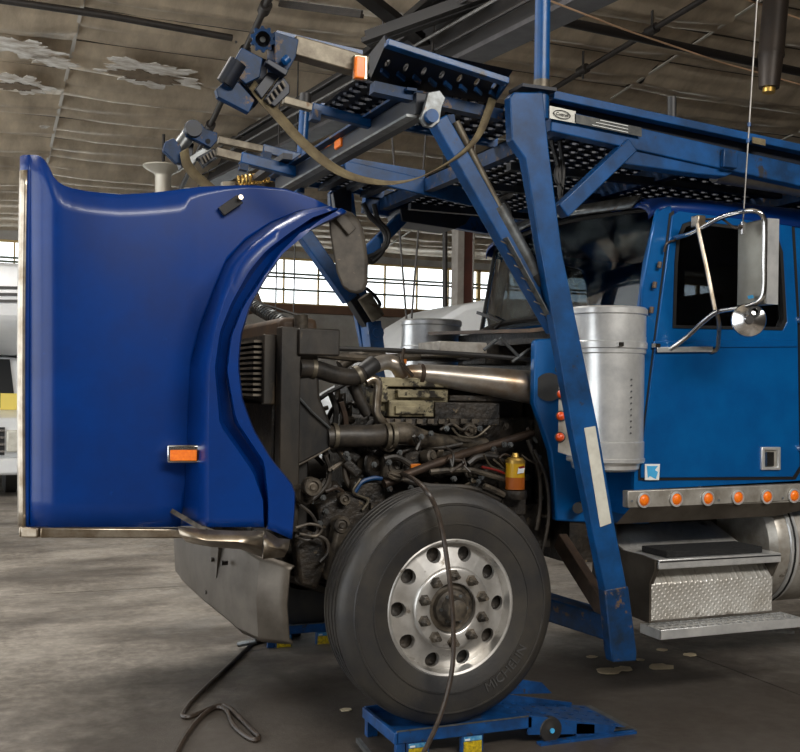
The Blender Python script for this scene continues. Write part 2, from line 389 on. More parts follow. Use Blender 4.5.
# back wall with its window band
WY = 28.0; zb, zt = 3.95, 5.25
wl = MB().box((-7, WY, 0), (38, WY+.3, zb)).box((-7, WY, zt), (38, WY+.3, 6)).box((-7, WY, zb), (-6, WY+.3, zt)).box((34, WY, zb), (38, WY+.3, zt))
wall = struct(wl.build('wall_back', 'wall_concrete', None, sharp=0))
MB().box((-7, WY-.12, zb-.22), (38, WY, zb)).build('sill_beam', 'wall_beam', wall, sharp=0)
nwin = 0
for xa in range(-6, 32, 4):
    nwin += 1
    wf = struct(MB().box((xa, WY+.04, zb), (xa+.05, WY+.16, zt)).box((xa+3.95, WY+.04, zb), (xa+4, WY+.16, zt)).box((xa, WY+.04, zb), (xa+4, WY+.16, zb+.05)).box((xa, WY+.04, zt-.05), (xa+4, WY+.16, zt)).build('window_%d' % nwin, 'mullion_tan', None, sharp=0))
    for k in (1, 2, 3): MB().box((xa+k-.02, WY+.05, zb+.05), (xa+k+.02, WY+.14, zt-.05)).build('mullion', 'mullion_tan', wf, sharp=0)
    for zz in (zb+.42, zb+.76, zb+.86): MB().box((xa+.05, WY+.02, zz-.025), (xa+3.95, WY+.12, zz+.025)).build('glazing_bar', 'mullion_green', wf, sharp=0)
    for k in range(4):
        for za, zb_ in ((zb+.05, zb+.395), (zb+.885, zt-.05)):
            MB().box((xa+k+.03, WY+.09, za), (xa+k+.97, WY+.095, zb_)).build('pane', 'window_glass', wf, sharp=0)
struct(MB().box((37.7, -4, 0), (38, WY, 9.4)).build('wall_right', 'wall_concrete', None, sharp=0))
wf_ = struct(MB().box((-7,-4.3,0),(38,-4,9.6)).build('wall_front', 'wall_dark', None, sharp=0))
wlf = MB().box((-7.3,-4,7.2),(-7,WY,9.4))
for yy in (-4, 4, 12, 20, 27.4): wlf.box((-7.3,yy,0),(-7,yy+.6,7.4))
struct(wlf.build('wall_left', 'wall_concrete', None, sharp=0))
# roof frame: rafter girder, bracing, column
g0 = P(538, -6, Y=9.0); g1 = P(404, 66, Y=12.2)
gd = (g1-g0); A = g0-gd*1.6; B = g1+gd*4.2
gr = struct(MB().bar(A, B, .05, .62).build('trim_1', 'beam_dark', None, sharp=0))
d, sd, u = frame(gd)
MB().bar(A-u*.31, B-u*.31, .34, .05).build('flange', 'beam_light', gr, sharp=0)
MB().bar(A+u*.31, B+u*.31, .30, .04).build('flange', 'beam_dark', gr, sharp=0)
for k in range(3): MB().tube([A-sd*(.15+.09*k)-u*(.1-.12*k), B-sd*(.15+.09*k)-u*(.1-.12*k)], .02, 6).build('conduit', 'pipe_grey' if k == 1 else 'pipe_dark', gr)
def brace(n, p0, p1, wd=.16, mt='beam_dark'):
    b = struct(MB().bar(p0, p1, wd, .05).build('trim_%d' % n, mt, None, sharp=0))
    MB().bar(p0+V((0,0,.05)), p1+V((0,0,.05)), .03, wd*.8).build('web', mt, b, sharp=0); return b
brace(2, P(366, 43, Y=11), P(520, -12, Y=9.6), .22)
brace(3, P(352, -12, Y=10.5), P(424, 44, Y=11.3), .18)
brace(4, P(305, 108, Y=17), P(440, -4, Y=10.4), .2)
brace(5, P(280, 5, Y=14), P(362, 16, Y=12), .05, 'pipe_dark')
col_p = P(459.5, 390, Y=18.0); cx = col_p.x
co = struct(MB().box((cx-.012, 17.9, 0), (cx+.18, 18.1, zc(18)+.1)).build('trim_6', 'column_brown', None, sharp=0))
MB().box((cx-.14, 17.86, 0), (cx-.012, 18.14, zc(18)+.1)).build('flange', 'column_grey', co, sharp=0)
MB().box((cx+.18, 17.86, 0), (cx+.2, 18.14, zc(18)+.1)).build('flange', 'column_grey', co, sharp=0)
# sprinkler pipes, drops, hanging duct
def pipe(name, pts, r, mt, label, cat='pipe', group=None, n=10):
    return tag(MB().tube(pts, r, n).build(name, mt), label, cat, group)
pp = thing('sprinkler_pipe', 'dark steel pipe under the ceiling sheets above the winch heads', 'pipe', ceil_hit(220, 95))
a, b = ceil_hit(275, -14, -.3), ceil_hit(172, 208, -.3)
MB().tube([a, b], .05, 10).build('pipe', 'pipe_dark', pp)
for t in (.06, .2, .5): q = a.lerp(b, t); MB().cyl(q-(b-a).normalized()*.1, q+(b-a).normalized()*.1, .085).build('coupling', 'pipe_dark', pp)
MB().cyl(ceil_hit(236, 42, -.3), ceil_hit(236, 42, 0), .02).build('hanger', 'pipe_dark', pp)
pq = thing('sprinkler_pipe', 'dark steel pipe crossing the ceiling sheets above the carrier rack', 'pipe', ceil_hit(640, 40))
a, b = ceil_hit(712, -6, -.3), ceil_hit(548, 92, -.3); a0 = a + (a-b)*.3
MB().tube([a0, b], .045, 10).build('pipe', 'pipe_dark', pq)
for px, py in ((652, 30), (583, 70)):
    q = ceil_hit(px, py, -.3); MB().cyl(q+V((0,0,-.14)), q+V((0,0,.3)), .02).build('hanger', 'pipe_dark', pq); MB().cyl(q-(b-a).normalized()*.1, q+(b-a).normalized()*.1, .075).build('coupling', 'pipe_dark', pq)
pipe('conduit_pipe', [P(548,18,Y=11), P(660,42,Y=11.5), P(800,72,Y=12), P(900,93,Y=12.4)], .06, 'beam_dark', 'thick dark conduit running along the ceiling behind the blue pole')
pipe('conduit_pipe', [ceil_hit(-20, -3, -.2), ceil_hit(110, 16, -.2), ceil_hit(232, 38, -.2)], .05, 'pipe_dark', 'dark conduit along the ceiling ending by the sprinkler pipe')
pipe('guy_wire', [P(548,0,Y=7.5), P(620,28,Y=8), P(720,62,Y=8.5), P(820,90,Y=9)], .008, 'wire_tan', 'tan wire strung across above the carrier rack', 'wire', None, 6)
pipe('guy_wire', [P(730,-6,Y=7.5), P(770,8,Y=7.8), P(830,30,Y=8.2)], .008, 'wire_tan', 'short tan wire passing behind the exhaust duct', 'wire', None, 6)
dt = thing('exhaust_duct', 'dark brown hanging exhaust pipe with brass end above the cab', 'duct', P(772, 92, Y=7.4))
a, b = P(777, -12, Y=7.4), P(771, 55, Y=7.4); c = P(769, 88, Y=7.4)
r_ = 12.5/F*(a-CAM).dot(FW)
MB().tube([a+(a-b)*1.2, b], r_, 20).build('pipe', 'duct_brown', dt)
MB().tube([b, c], r_*.97, 20, True, [r_*.98, r_*.8]).build('nozzle', 'duct_brown', dt)
MB().lathe([(r_*1.04,-.02),(r_*1.06,0),(r_*1.04,.02)], b, c-b, 20).build('seam_ring', 'duct_brown', dt)
MB().tube([c, c+(c-b)*.14], r_*.5, 16).build('outlet', 'brass', dt)
lp = thing('ceiling_lamp', 'wide pale cone lamp shade with dark neck near the ceiling behind the hood', 'lamp', ceil_hit(163, 180, -.5))
q = P(163, 186, Y=20); k = (q-CAM).dot(FW)/F
MB().lathe([(8*k,-12*k),(8*k,10*k),(9*k,12*k),(18*k,17*k),(20*k,19*k),(20*k,20*k),(0,20.5*k)], q, (0,0,1), 24).build('shade', 'lamp_shade', lp)
MB().lathe([(0,-16*k),(6*k,-16*k),(6.4*k,10*k)], q, (0,0,1), 16).build('neck', 'brown_tank', lp)
MB().cyl(q+V((0,0,20*k)), V((q.x,q.y,zc(q.y))), .03).build('stem', 'pipe_dark', lp)
for px, yb, py2, lab in ((445, 9.5, 330, 'black pipe dropping in front of the brown column'),):
    pipe('drop_pipe', [P(445,101,Y=17), P(445,345,Y=17)], .045, 'pipe_dark', lab)
for (xa, ya, xb, yb_) in ((399,225,407,326),(419,222,411,326)):
    pipe('suspension_cable', [P(xa-(xb-xa)*2.2,ya-(yb_-ya)*2.2,Y=11), P(xb,yb_,Y=11)], .012, 'pipe_dark', 'thin slanting cable above the far air cleaner, ' + ('on the side of the lift arm' if xa < 410 else 'on the side of the brown column'), 'cable', 'slanting cables by the column', 6)
pipe('suspension_cable', [P(281,20,Y=16), P(275,345,Y=16)], .012, 'pipe_dark', 'thin upright cable in the wheel arch opening beside the fender edge', 'cable', 'upright cables behind the hood', 6)
pipe('suspension_cable', [P(299,20,Y=16), P(293,345,Y=16)], .012, 'pipe_dark', 'thin upright cable in the wheel arch opening beside the lift arm', 'cable', 'upright cables behind the hood', 6)
# white parked vehicles behind
def vehicles():
    Y = 13.5
    prof = [(5.0,.45),(4.85,1.2),(4.9,1.5),(5.35,1.75),(5.75,2.25),(6.1,2.62),(6.5,2.86),(7.0,2.98),(7.6,3.0),(11.5,3.0),(11.5,.45)]
    v = thing('delivery_van', 'white van with sloped rounded roof parked behind the brown column', 'van', (8,Y,0))
    MB().prism([(x,Y,z) for x, z in prof], (0,2.1,0)).build('body', 'van_white', v, bev=.08)
    MB().prism([(5.5,Y-.005,1.8),(5.82,Y-.005,2.25),(6.5,Y-.005,2.25),(6.5,Y-.005,1.75)], (0,.02,0)).build('side_window', 'van_black', v)
    MB().box((4.9,Y-.02,.55),(11.5,Y+.02,.7)).build('rub_strip', 'van_grey', v)
    for x in (5.9, 10.3):
        for y in (Y-.01, Y+1.9):
            MB().lathe([(0,0),(.2,.0),(.22,.03),(.34,.0),(.38,.05),(.38,.18),(.3,.22),(0,.22)], (x,y,.38), (0,1,0), 24).build('wheel', 'tyre_rubber', v)
    # overcab camper at the far left
    Y = 16.2; x0, x1 = -1.5, .78
    c = thing('camper_van', 'white camper with striped overcab bunk and dark windscreen behind the hood edge', 'camper', (-.4,Y,0))
    MB().prism([(x0,Y,.45),(x0,Y-.1,1.15),(x0,Y+.9,1.25),(x0,Y+1.4,2.05),(x0,Y+2,2.1),(x0,Y+6,2.1),(x0,Y+6,.45)], (x1-x0,0,0)).build('cab', 'van_white', c, bev=.05)
    MB().prism([(x0,Y+.5,2.45),(x0,Y+.35,2.6),(x0,Y+.5,3.45),(x0,Y+6.5,3.5),(x0,Y+6.5,2.1),(x0,Y+1.3,2.1)], (x1-x0,0,0)).build('overcab_body', 'van_white', c, bev=.06)
    MB().hexa([(x0+.12,Y+.86,1.28),(x1-.12,Y+.86,1.28),(x1-.12,Y+.95,1.3),(x0+.12,Y+.95,1.3),(x0+.2,Y+1.34,2.03),(x1-.2,Y+1.34,2.03),(x1-.2,Y+1.42,2.03),(x0+.2,Y+1.42,2.03)]).build('windscreen', 'van_black', c)
    MB().box((x1-.34,Y+.84,1.25),(x1-.1,Y+.9,1.5)).build('dash_paper', 'yellow_paper', c)
    for k in range(3): MB().hexa([(x0,Y+.36+.02*k,2.78+.1*k),(x1,Y+.36+.02*k,2.86+.1*k),(x1,Y+.42+.02*k,2.86+.1*k),(x0,Y+.42+.02*k,2.78+.1*k),(x0,Y+.37+.02*k,2.82+.1*k),(x1,Y+.37+.02*k,2.9+.1*k),(x1,Y+.42+.02*k,2.9+.1*k),(x0,Y+.42+.02*k,2.82+.1*k)]).build('stripe', 'van_black', c)
    MB().box((x0+.3,Y-.1,.62),(x1-.3,Y-.02,1.02)).build('grille', 'van_black', c)
    for k in range(4): MB().box((x0+.3,Y-.13,.66+.1*k),(x1-.3,Y-.09,.69+.1*k)).build('grille_bar', 'chrome', c)
    for x in (x0+.05, x1-.28): MB().box((x,Y-.14,.66),(x+.23,Y-.02,.98)).build('headlight', 'reflector_white', c, bev=.03)
    MB().box((x0-.03,Y-.25,.34),(x1+.03,Y-.02,.58)).build('bumper', 'van_white', c, bev=.04)
    for x in (x0+.05, x1-.3):
        for y in (Y+.8, Y+4.6): MB().lathe([(0,0),(.3,0),(.38,.04),(.38,.2),(.3,.24),(0,.24)], (x,y,.38), (1,0,0), 20).build('wheel', 'tyre_rubber', c)
vehicles()
# ------------------------------------------------------------------ the truck
truck = thing('semi_truck', 'blue long-nose semi truck with its hood tilted open, engine bare', 'truck', (2.6, YM, 0))
YF, YO = 4.62, 4.38          # hood flank, fender outer face
# --- hood, standing on its nose
def xcol(x, ytop, ybot, n=14):
    r = []
    for k in range(n+1):
        y = ytop + (ybot-ytop)*k/n; b = .10*max(0, (58-x)/30)**2.0 - .03*math.sin(math.pi*min(1, max(0, (x-30)/170)))
        r.append(P(x, y, Y=YF+b))
    return r
top_c = [(31,155),(37,155),(42,157),(47,164),(53,176),(60,184),(70,188),(90,192),(125,195),(160,192),(200,187),(250,185),(285,189),(310,197),(328,206)]
A_c = [(180,527),(181,516),(184,504),(186,470),(187,430),(190,368),(200,330),(212,297),(226,262),(245,241),(270,224),(300,211),(328,207)]
def lerp_c(c, x, ix=0, iy=1):
    for a, b in zip(c, c[1:]):
        if a[ix] <= x <= b[ix]: return a[iy] + (b[iy]-a[iy])*(x-a[ix])/max(b[ix]-a[ix], 1e-6)
    return c[-1][iy] if x > c[-1][ix] else c[0][iy]
cols = []
for x in [30,31,33,36,40,44,48,53,58,64,72,85,100,120,140,160,175,180,181,182.5,184,185,186,187,188.5,190,193,196,200,206,212,219,226,235,245,257,270,285,300,314,328]:
    cols.append(xcol(x, lerp_c(top_c, x), 527 if x < 180 else lerp_c(A_c, x)))
hood = MB().grid(cols).build('hood', 'truck_blue', truck, solid=.012, sharp=60)
def skew(p): return p + V((.15*max(0, p[1]-YF-.14), 0, 0))
far = MB().grid([[skew(mir(p)) for p in c] for c in cols]).build('far_flank', 'splash_rubber', hood, solid=.012, sharp=60)
# rounded edge into the hood's top panel (now its front), with a bright strip down the edge
rows = []
for k in range(25):
    y = 155 + (527-155)*k/24; e = P(31-2*k/24, y, Y=YF+.081); lean = .006*math.sin(math.pi*k/24)
    near = [e]
    for j in range(1, 7):
        a = math.pi/2*j/6; near.append(e + V((-.036*math.sin(a)-lean, .055*(1-math.cos(a))+.008*j/6, 0)))
    rows.append(near + [near[-1].lerp(mir(near[-1]), t) + V((.15*t*1.5,0,0)) for t in (.1,.25,.5,.75,.9)] + [skew(mir(q)) for q in reversed(near)])
MB().grid(rows).build('top_panel', 'truck_blue', hood, solid=.012, sharp=60)
st = [[r[1]+V((-.004,-.006,0)), r[2]+V((-.008,-.007,0)), r[3]+V((-.010,-.007,0)), r[4]+V((-.010,-.004,0))] for r in rows[1:]]
MB().grid(st).build('edge_strip', 'chrome_dirty', hood, solid=.006, label='bright metal strip down the edge')
# fender: loft through traced curves, all sampled by length
S = 44
fc = [
 ([(328,206.5),(300,211),(270,224),(245,241),(226,262),(212,297),(200,330),(190,368),(187,430),(184,504),(180,526)], YF),
 ([(331,207),(304,213),(277,228),(253,246),(236,264),(222,298),(213,330),(207,368),(206,430),(206,504),(206,526)], YO+.02),
 ([(333,208),(308,214),(281,230),(258,248),(240,268),(225,300),(215.5,332),(210,368),(209,430),(209,504),(209,527)], YO),
 ([(336,208.5),(312,217),(288,233),(266,250),(249,270),(231,302),(219,332),(214,368),(219,425),(252,472),(262,500),(263,527)], YO),
 ([(338,209),(314,218),(291,235),(270,252),(253,272),(234,304),(222,334),(217,370),(223,423),(255,469),(264,500),(265,528)], YO+.07),
 ([(341,209),(316,221),(297,237),(277,254),(262,274),(242,306),(230,336),(226,371),(234,421),(262,464),(267,500),(267,529)], YO+.05),
 ([(342,209),(318,222),(299,239),(280,255),(265,276),(244,307),(232,337),(228,372),(237,420),(265,462),(269,500),(269,529)], YO-.01),
 ([(346,211),(321,223),(300,234),(281,253),(264,278),(249,305),(239.5,335),(237,366),(241,400),(252,430),(270,460),(290,484),(294,494),(293,516),(291,539)], YO-.01),
]
loft = [[interp([P(x, y, Y=yy) for x, y in c], k/(S-1)) for k in range(S)] for c, yy in fc]
loft.append([p+V((.012,.03,0)) for p in loft[-1]])
loft.append([p+V((.012,.2,0)) for p in loft[-2]])
MB().grid(loft).build('fender', 'truck_blue', hood, solid=.008, sharp=50)
MB().grid([[skew(mir(p)) for p in r] for r in loft]).build('far_fender', 'splash_rubber', hood, solid=.008, sharp=50)
# marker lamp, latch hook, bottom trim, splash flap
mk = MB().hexa([P(167,445,Y=YF-.09),P(200,445,Y=YF-.14),P(200,445,Y=YF),P(167,445,Y=YF+.02),P(167,463,Y=YF-.09),P(200,463,Y=YF-.14),P(200,463,Y=YF),P(167,463,Y=YF+.02)]).build('marker_light', 'chrome', hood, bev=.006)
MB().hexa([P(170,450,Y=YF-.105),P(197,450,Y=YF-.155),P(197,450,Y=YF-.03),P(170,450,Y=YF-.01),P(170,461,Y=YF-.105),P(197,461,Y=YF-.155),P(197,461,Y=YF-.03),P(170,461,Y=YF-.01)]).build('lens', 'amber', mk, bev=.004, label='amber lens')
lt = MB().bar(P(221,212,Y=YF-.02), P(240,199,Y=YF-.035), .045, .03, (0,1,0)).build('latch', 'rubber', hood, bev=.004)
MB().cyl(P(238,200,Y=YF-.03), P(241,197,Y=YF-.075), .011).build('latch_pin', 'chrome_dirty', lt)
bt = MB()
p = [P(23,532,Y=YF+.03), P(40,532.2,Y=YF-.01), P(182,533,Y=YF-.02)]
bt.bar(p[0], p[1], .04, .042).bar(p[1], p[2], .04, .042)
bt.build('bottom_trim', 'chrome_dirty', hood, bev=.006, label='dull metal trim along the lower edge')
MB().bar(P(24,532,Y=YF+.06), skew(mir(P(24,532,Y=YF+.06))), .04, .042).build('bottom_trim', 'chrome_dirty', hood, bev=.006)
MB().bar(P(172,511,Y=YF-.02), P(206,531,Y=YO-.01), .02, .012, (0,1,0)).build('corner_strip', 'grease_grey', hood)
cw = MB()
cw.grid([[P(x, y, Y=yy) for x, y in r] for r, yy in (
  ([(178,527),(205,530),(235,531),(264,531)], YO-.03), ([(180,535),(208,540),(238,541),(262,546)], YO-.05), ([(186,541),(212,546),(240,548),(262,556)], YO+.06))])
cw.grid([[P(x, y, Y=yy) for x, y in r] for r, yy in (
  ([(264,530),(278,539),(290,540)], YO-.0), ([(264,545),(277,548),(288,549)], YO-.05), ([(263,558),(274,557),(284,556)], YO+.03))])
cw.build('corner_trim', 'chrome_dirty', hood, solid=.01, sharp=70)
fl = [(328,217),(334,208),(343,209),(351,212),(358,219),(362,228),(365,245),(367,262),(366.5,283),(363,291),(357,293.5),(349,292),(342,287),(336,272),(332,250),(329,232)]
flap = MB(); n = len(fl)
cen = P(349, 250, Y=4.52)
flap.prism([P(x, y, Y=4.50) for x, y in fl], (.02,.03,0))
flap.build('splash_flap', 'splash_rubber', hood, bev=.012, label='grey rubber splash flap at the fender tip')
MB().bar(P(338,215,Y=4.49), P(352,232,Y=4.49), .05, .02, (0,1,0)).build('flap_clamp', 'splash_rubber', hood, bev=.004)
# spring stay and cable between radiator and hood inside
sp = []
a, b = P(252,305,Y=5.9), P(298,331,Y=5.3)
d_, s_, u_ = frame(b-a)
for k in range(241): t = k/240; sp.append(a.lerp(b, t) + (s_*math.cos(2*math.pi*20*t)+u_*math.sin(2*math.pi*20*t))*.034)
MB().tube(sp, .006, 5).build('stay_spring', 'steel_worn', hood)
MB().prism([P(x,y,Y=6.0) for x, y in ((241,285),(252,281),(258,290),(263,303),(260,312),(243,316),(236,318))], (0,.05,0)).build('stay_bracket', 'brown_tank', hood, bev=.01)
MB().tube(smooth_path([P(262,304,Y=5.9),P(285,311,Y=5.6),P(303,318,Y=5.3),P(309,328,Y=5.1),P(309,337,Y=5.0)]), .007, 6).build('stay_cable', 'rubber', hood)
# --- bumper: swept front, plan traced on its lower edge
plan = [(1.33,4.50),(1.30,4.54),(1.22,4.60),(1.165,4.76),(1.145,4.95),(1.10,5.3)]
plan += [(x, 2*YM-y) for x, y in reversed(plan)]
zt_ = [.85,.86,.885,.925,.93,.93]; zt_ += zt_[::-1]; zb_ = [.505,.5,.5,.51,.53,.56]; zb_ += zb_[::-1]
bw = []
for f in (0, .06, .5, .94, 1):
    bw.append([V((x + (.02 if f in (0,1) else -.012 if f == .5 else 0), y, zb_[i]+(zt_[i]-zb_[i])*f)) for i, (x, y) in enumerate(plan)])
bump = MB().grid(bw).build('bumper', 'bumper_metal', truck, solid=.012, sharp=30)
MB().prism([(1.13,4.97,.92),(1.13,5.02,.72),(1.13,5.12,.70),(1.12,5.14,.92)], (-.015,0,0)).build('plate_bracket', 'bumper_metal', bump)
for y, z in ((5.08,.8),(5.2,.62),(4.85,.82)): MB().cyl((1.13,y,z),(1.10,y,z), .012, n=8).build('bolt', 'grease_black', bump)
# --- front wheel
H = V((2.057, 4.34, .646)); WS = 1.035
def make_wheel(H, sgn):
    ax = V((0, sgn, 0)); S_ = WS
    n = 10; ri, ro, rc, hr = .172*WS, .279*WS, .242*WS, .034*WS
    b = MB(); K = 24; hw = math.radians(18)*rc
    o_, d_, = H, ax
    dd, sd, u = frame(ax)
    def pol(ang, r, t): return H + (sd*math.cos(ang)+u*math.sin(ang))*r + ax*t
    def dish(r): return .028 + .03*(r-ri)/(ro-ri)
    for s in range(n):
        a0 = 2*math.pi*s/n; sq = []; ci = []; cb = []
        angs = sorted([2*math.pi*k/24 for k in range(24)] + [math.atan2(y_, x_) % (2*math.pi) for x_ in (hw,-hw) for y_ in (ro-rc, ri-rc)]); K = len(angs)
        for k in range(K):
            f = angs[k]; cx_, cy_ = math.cos(f), math.sin(f)
            top = (ro-rc) if cy_ > 0 else (rc-ri)
            t = min(hw/abs(cx_) if abs(cx_) > 1e-6 else 9, top/abs(cy_) if abs(cy_) > 1e-6 else 9)
            x, y = cx_*t, cy_*t; sq.append(pol(a0+x/rc, rc+y, dish(rc+y)))
            x, y = cx_*hr, cy_*hr; ci.append(pol(a0+x/rc, rc+y, dish(rc+y))); cb.append(pol(a0+x/rc, rc+y, dish(rc)+.03))
        b.add(sq+ci+cb, [(k,(k+1)%K,K+(k+1)%K,K+k) for k in range(K)] + [(K+k,K+(k+1)%K,2*K+(k+1)%K,2*K+k) for k in range(K)])
    b.lathe([(r*WS, t) for r, t in [(ro/WS,.058),(.287,.03),(.29,.012),(.300,.008),(.306,.012),(.306,.03),(.30,.05)]], H, ax, 60)
    b.lathe([(r*WS, t) for r, t in [(ri/WS,.028),(.178,.016),(.184,.010),(.180,.002),(.172,-.002),(.118,-.004),(.112,.0),(.110,.03)]], H, ax, 60)
    rim = b.build('wheel', 'rim_alloy', truck, sharp=40, label='polished alloy wheel with ten round hand holes')
    MB().lathe([(0,.09),(.30,.09)], H, ax, 40).build('brake_drum', 'grease_black', rim)
    # tyre
    pr = [(.30,.03),(.305,.012),(.33,.004),(.37,-.004),(.372,-.009),(.377,-.009),(.379,-.004),(.42,-.006),(.455,-.002),(.457,-.007),(.463,-.007),(.466,.0),(.49,.010),(.512,.026),(.521,.040)]
    for g in (.075,.118,.162,.205): pr += [(.5245,g-.008),(.511,g-.005),(.511,g+.005),(.5245,g+.008)]
    pr += [(.521,.24),(.512,.254),(.49,.27),(.42,.286),(.34,.28),(.30,.26)]
    MB().lathe([(r*WS, t) for r, t in pr], H, ax, 96).build('tyre', 'tyre_rubber', rim, sharp=30, label='black rubber tyre')
    # hub and nuts
    hb = MB().lathe([(r*WS, t) for r, t in [(.108,.024),(.088,.020),(.080,.0),(.060,-.006),(.052,-.03),(.046,-.052),(.03,-.058),(0,-.058)]], H, ax, 24).build('hub', 'grease_grey', rim)
    for k in range(6):
        q = H + (sd*math.cos(k*math.pi/3)+u*math.sin(k*math.pi/3))*.064 + ax*-.004; MB().cyl(q, q-ax*.012, .008, n=6).build('hub_bolt', 'steel_worn', hb)
    nut = MB().lathe([(0,-.058),(.010,-.058),(.011,-.038),(.014,-.036),(.019,-.030),(.021,-.004),(.028,-.002),(.028,.012)], V((0,0,0)), ax, 6).mesh('lug_nut', sharp=30)
    for k in range(n):
        ang = 2*math.pi*(k+.5)/n; link('lug_nut', nut, 'grease_grey', rim, H + (sd*math.cos(ang)+u*math.sin(ang))*.152 + ax*-.004)
    return rim, sd, u
rim, sd, u = make_wheel(H, 1)
# raised maker's name round the sidewall: baseline faces the hub on the lower right
def tyre_word(txt, ang0, size, rad):
    def fn(co):
        a = ang0 + co.x/rad; r = rad + co.y          # letters stand outward
        return H + V((math.sin(a)*r, -.0075-co.z, math.cos(a)*r))
    def fn2(co):
        a = ang0 - co.x/rad; r = rad - co.y          # letters read from below, tops toward the hub
        return H + V((math.sin(a)*r, -.0075-co.z, math.cos(a)*r))
    return fn2 if math.cos(ang0) < 0 else fn
tyre = [o for o in rim.children if o.name.startswith('tyre')][0]
for txt, ang, sz in (('MICHELIN', math.radians(137), .062),):
    text_mb(txt, sz, .003, fn=tyre_word(txt, ang, sz, .418)).build('lettering', 'tyre_letter', rim, sharp=0)
make_wheel(mir(H), -1)
# --- frame, axle, springs
fr = MB()
for y in (5.12, 5.98): fr.box((1.3,y-.04,.78),(7.0,y+.04,1.02))
for x in (1.35,2.6,3.8,5.2): fr.box((x,5.16,.8),(x+.1,5.94,1.0))
chassis = fr.build('chassis_frame', 'grease_black', truck)
MB().tube([(2.03,4.62,.66),(2.03,4.8,.62),(2.03,5.0,.55),(2.03,6.1,.55),(2.03,6.3,.62),(2.03,6.48,.66)], .055, 10).build('axle', 'grease_black', chassis)
for y in (5.0, 6.1):
    for k in range(3): MB().tube(smooth_path([(1.38,y,.80-.02*k),(1.7,y,.68-.02*k),(2.03,y,.63-.02*k),(2.4,y,.68-.02*k),(2.75,y,.80-.02*k)]), .014+.02, 4).build('leaf_spring', 'grease_black', chassis)
    MB().box((1.3,y-.06,.6),(1.42,y+.06,.95)).build('spring_hanger', 'grease_black', chassis)
MB().lathe([(0,-.03),(.19,-.03),(.2,0),(.2,.18),(0,.18)], (2.03,4.66,.65), (0,1,0), 28).build('brake_drum', 'grease_black', chassis)
# --- radiator pack
rad = MB().box((1.42,4.92,.95),(1.54,6.2,1.90)).build('radiator', 'radiator_black', truck, bev=.008)
MB().box((1.37,4.84,.95),(1.47,4.93,1.935)).build('side_post', 'radiator_black', rad, bev=.006)
MB().box((1.37,6.18,.95),(1.47,6.27,1.935)).build('side_post', 'radiator_black', rad, bev=.006)
tk = MB().box((1.40,4.98,1.87),(1.6,6.15,1.99)).build('top_tank', 'brown_tank', rad, bev=.03)
MB().box((1.45,4.82,1.80),(1.66,4.90,1.93)).build('top_bracket', 'radiator_black', rad, bev=.008)
MB().cyl((1.5,4.95,1.92),(1.5,4.95,2.0),.035,n=12).build('filler_cap','grease_grey',tk)
for k in range(11):
    z = 1.60+.026*k; MB().box((1.27,4.97,z),(1.335,6.1,z+.011)).build('cooler_fin', 'fin_metal', rad)
MB().box((1.335,4.98,1.58),(1.40,6.12,1.90)).build('cooler_core', 'grease_black', rad)
MB().box((1.31,4.93,1.56),(1.37,4.97,1.90)).build('cooler_end', 'radiator_black', rad, bev=.006)
MB().box((1.36,4.95,1.0),(1.40,6.15,1.56)).build('condenser_core', 'grease_black', rad)
# side tank: flat panel drawn in to a round outlet
n = 16; base_ = [P(x,y,Y=4.87) for x, y in ((299,336),(317,341),(318,372),(319,398),(330,424),(331,428),(331,448),(328,450),(310,459),(290,470),(285,474),(284,460),(288,430),(291,400),(294,372),(297,350))]
MB().prism(base_, (.03,.08,0)).build('side_tank', 'radiator_black', rad, bev=.01)
MB().tube([P(294,392,Y=4.855),P(312,412,Y=4.855),P(330,428,Y=4.855)], .006, 6).build('tank_rib', 'steel_worn', rad)
MB().tube([P(287,471,Y=4.86),P(312,458,Y=4.86),P(330,448,Y=4.86)], .005, 6).build('tank_rib', 'grease_grey', rad)
# --- engine
en = MB()
en.box((1.95,5.18,.85),(2.95,5.9,1.50)).box((1.98,5.22,1.48),(2.9,5.86,1.70))
eng = en.build('engine', 'grease_black', truck, bev=.02)
def ebox(px0, py0, px1, py1, Y, dep, mt, name, bev=.006):
    a, b = P(px0,py0,Y=Y), P(px1,py1,Y=Y)
    return MB().box((min(a.x,b.x),Y,min(a.z,b.z)),(max(a.x,b.x),Y+dep,max(a.z,b.z))).build(name, mt, eng, bev=bev)
ebox(380,377,470,388,5.05,.25,'engine_gold','valve_cover')
ebox(379,388,448,412,5.08,.2,'engine_gold','intake_housing')
ebox(389,400,434,417,5.02,.1,'engine_gold','side_cover')
ebox(396,406,426,414,5.0,.03,'engine_gold','cover_plate',.003)
ebox(398,390,448,398,5.04,.06,'engine_gold','cover_rib',.003)
ebox(380,385,388,402,5.04,.06,'engine_gold','cover_rib',.003)
ebox(435,402,500,422,5.06,.2,'grease_black','control_module')
ebox(450,395,520,402,5.06,.2,'grease_black','valve_cover')
ebox(382,418,500,426,5.03,.15,'grease_black','block_rail')
for k in range(9): ebox(384+k*11,419,390+k*11,424,5.01,.02,'grease_grey','bolt_head',.002)
def etube(pts, rpx, mt, name, n=12, radii=None, label=None, par=None, k=6):
    ps = smooth_path([P(x,y,Y=yy) for x, y, yy in pts], k); c = (ps[0]-CAM).dot(FW)/F
    rr = None
    if radii:
        m_ = len(ps); rr = []
        for i in range(m_):
            t = i/(m_-1)*(len(radii)-1); j = min(int(t), len(radii)-2); rr.append((radii[j]+(radii[j+1]-radii[j])*(t-j))*c)
    return MB().tube(ps, rpx*c, n, True, rr).build(name, mt, par or eng, label=label)
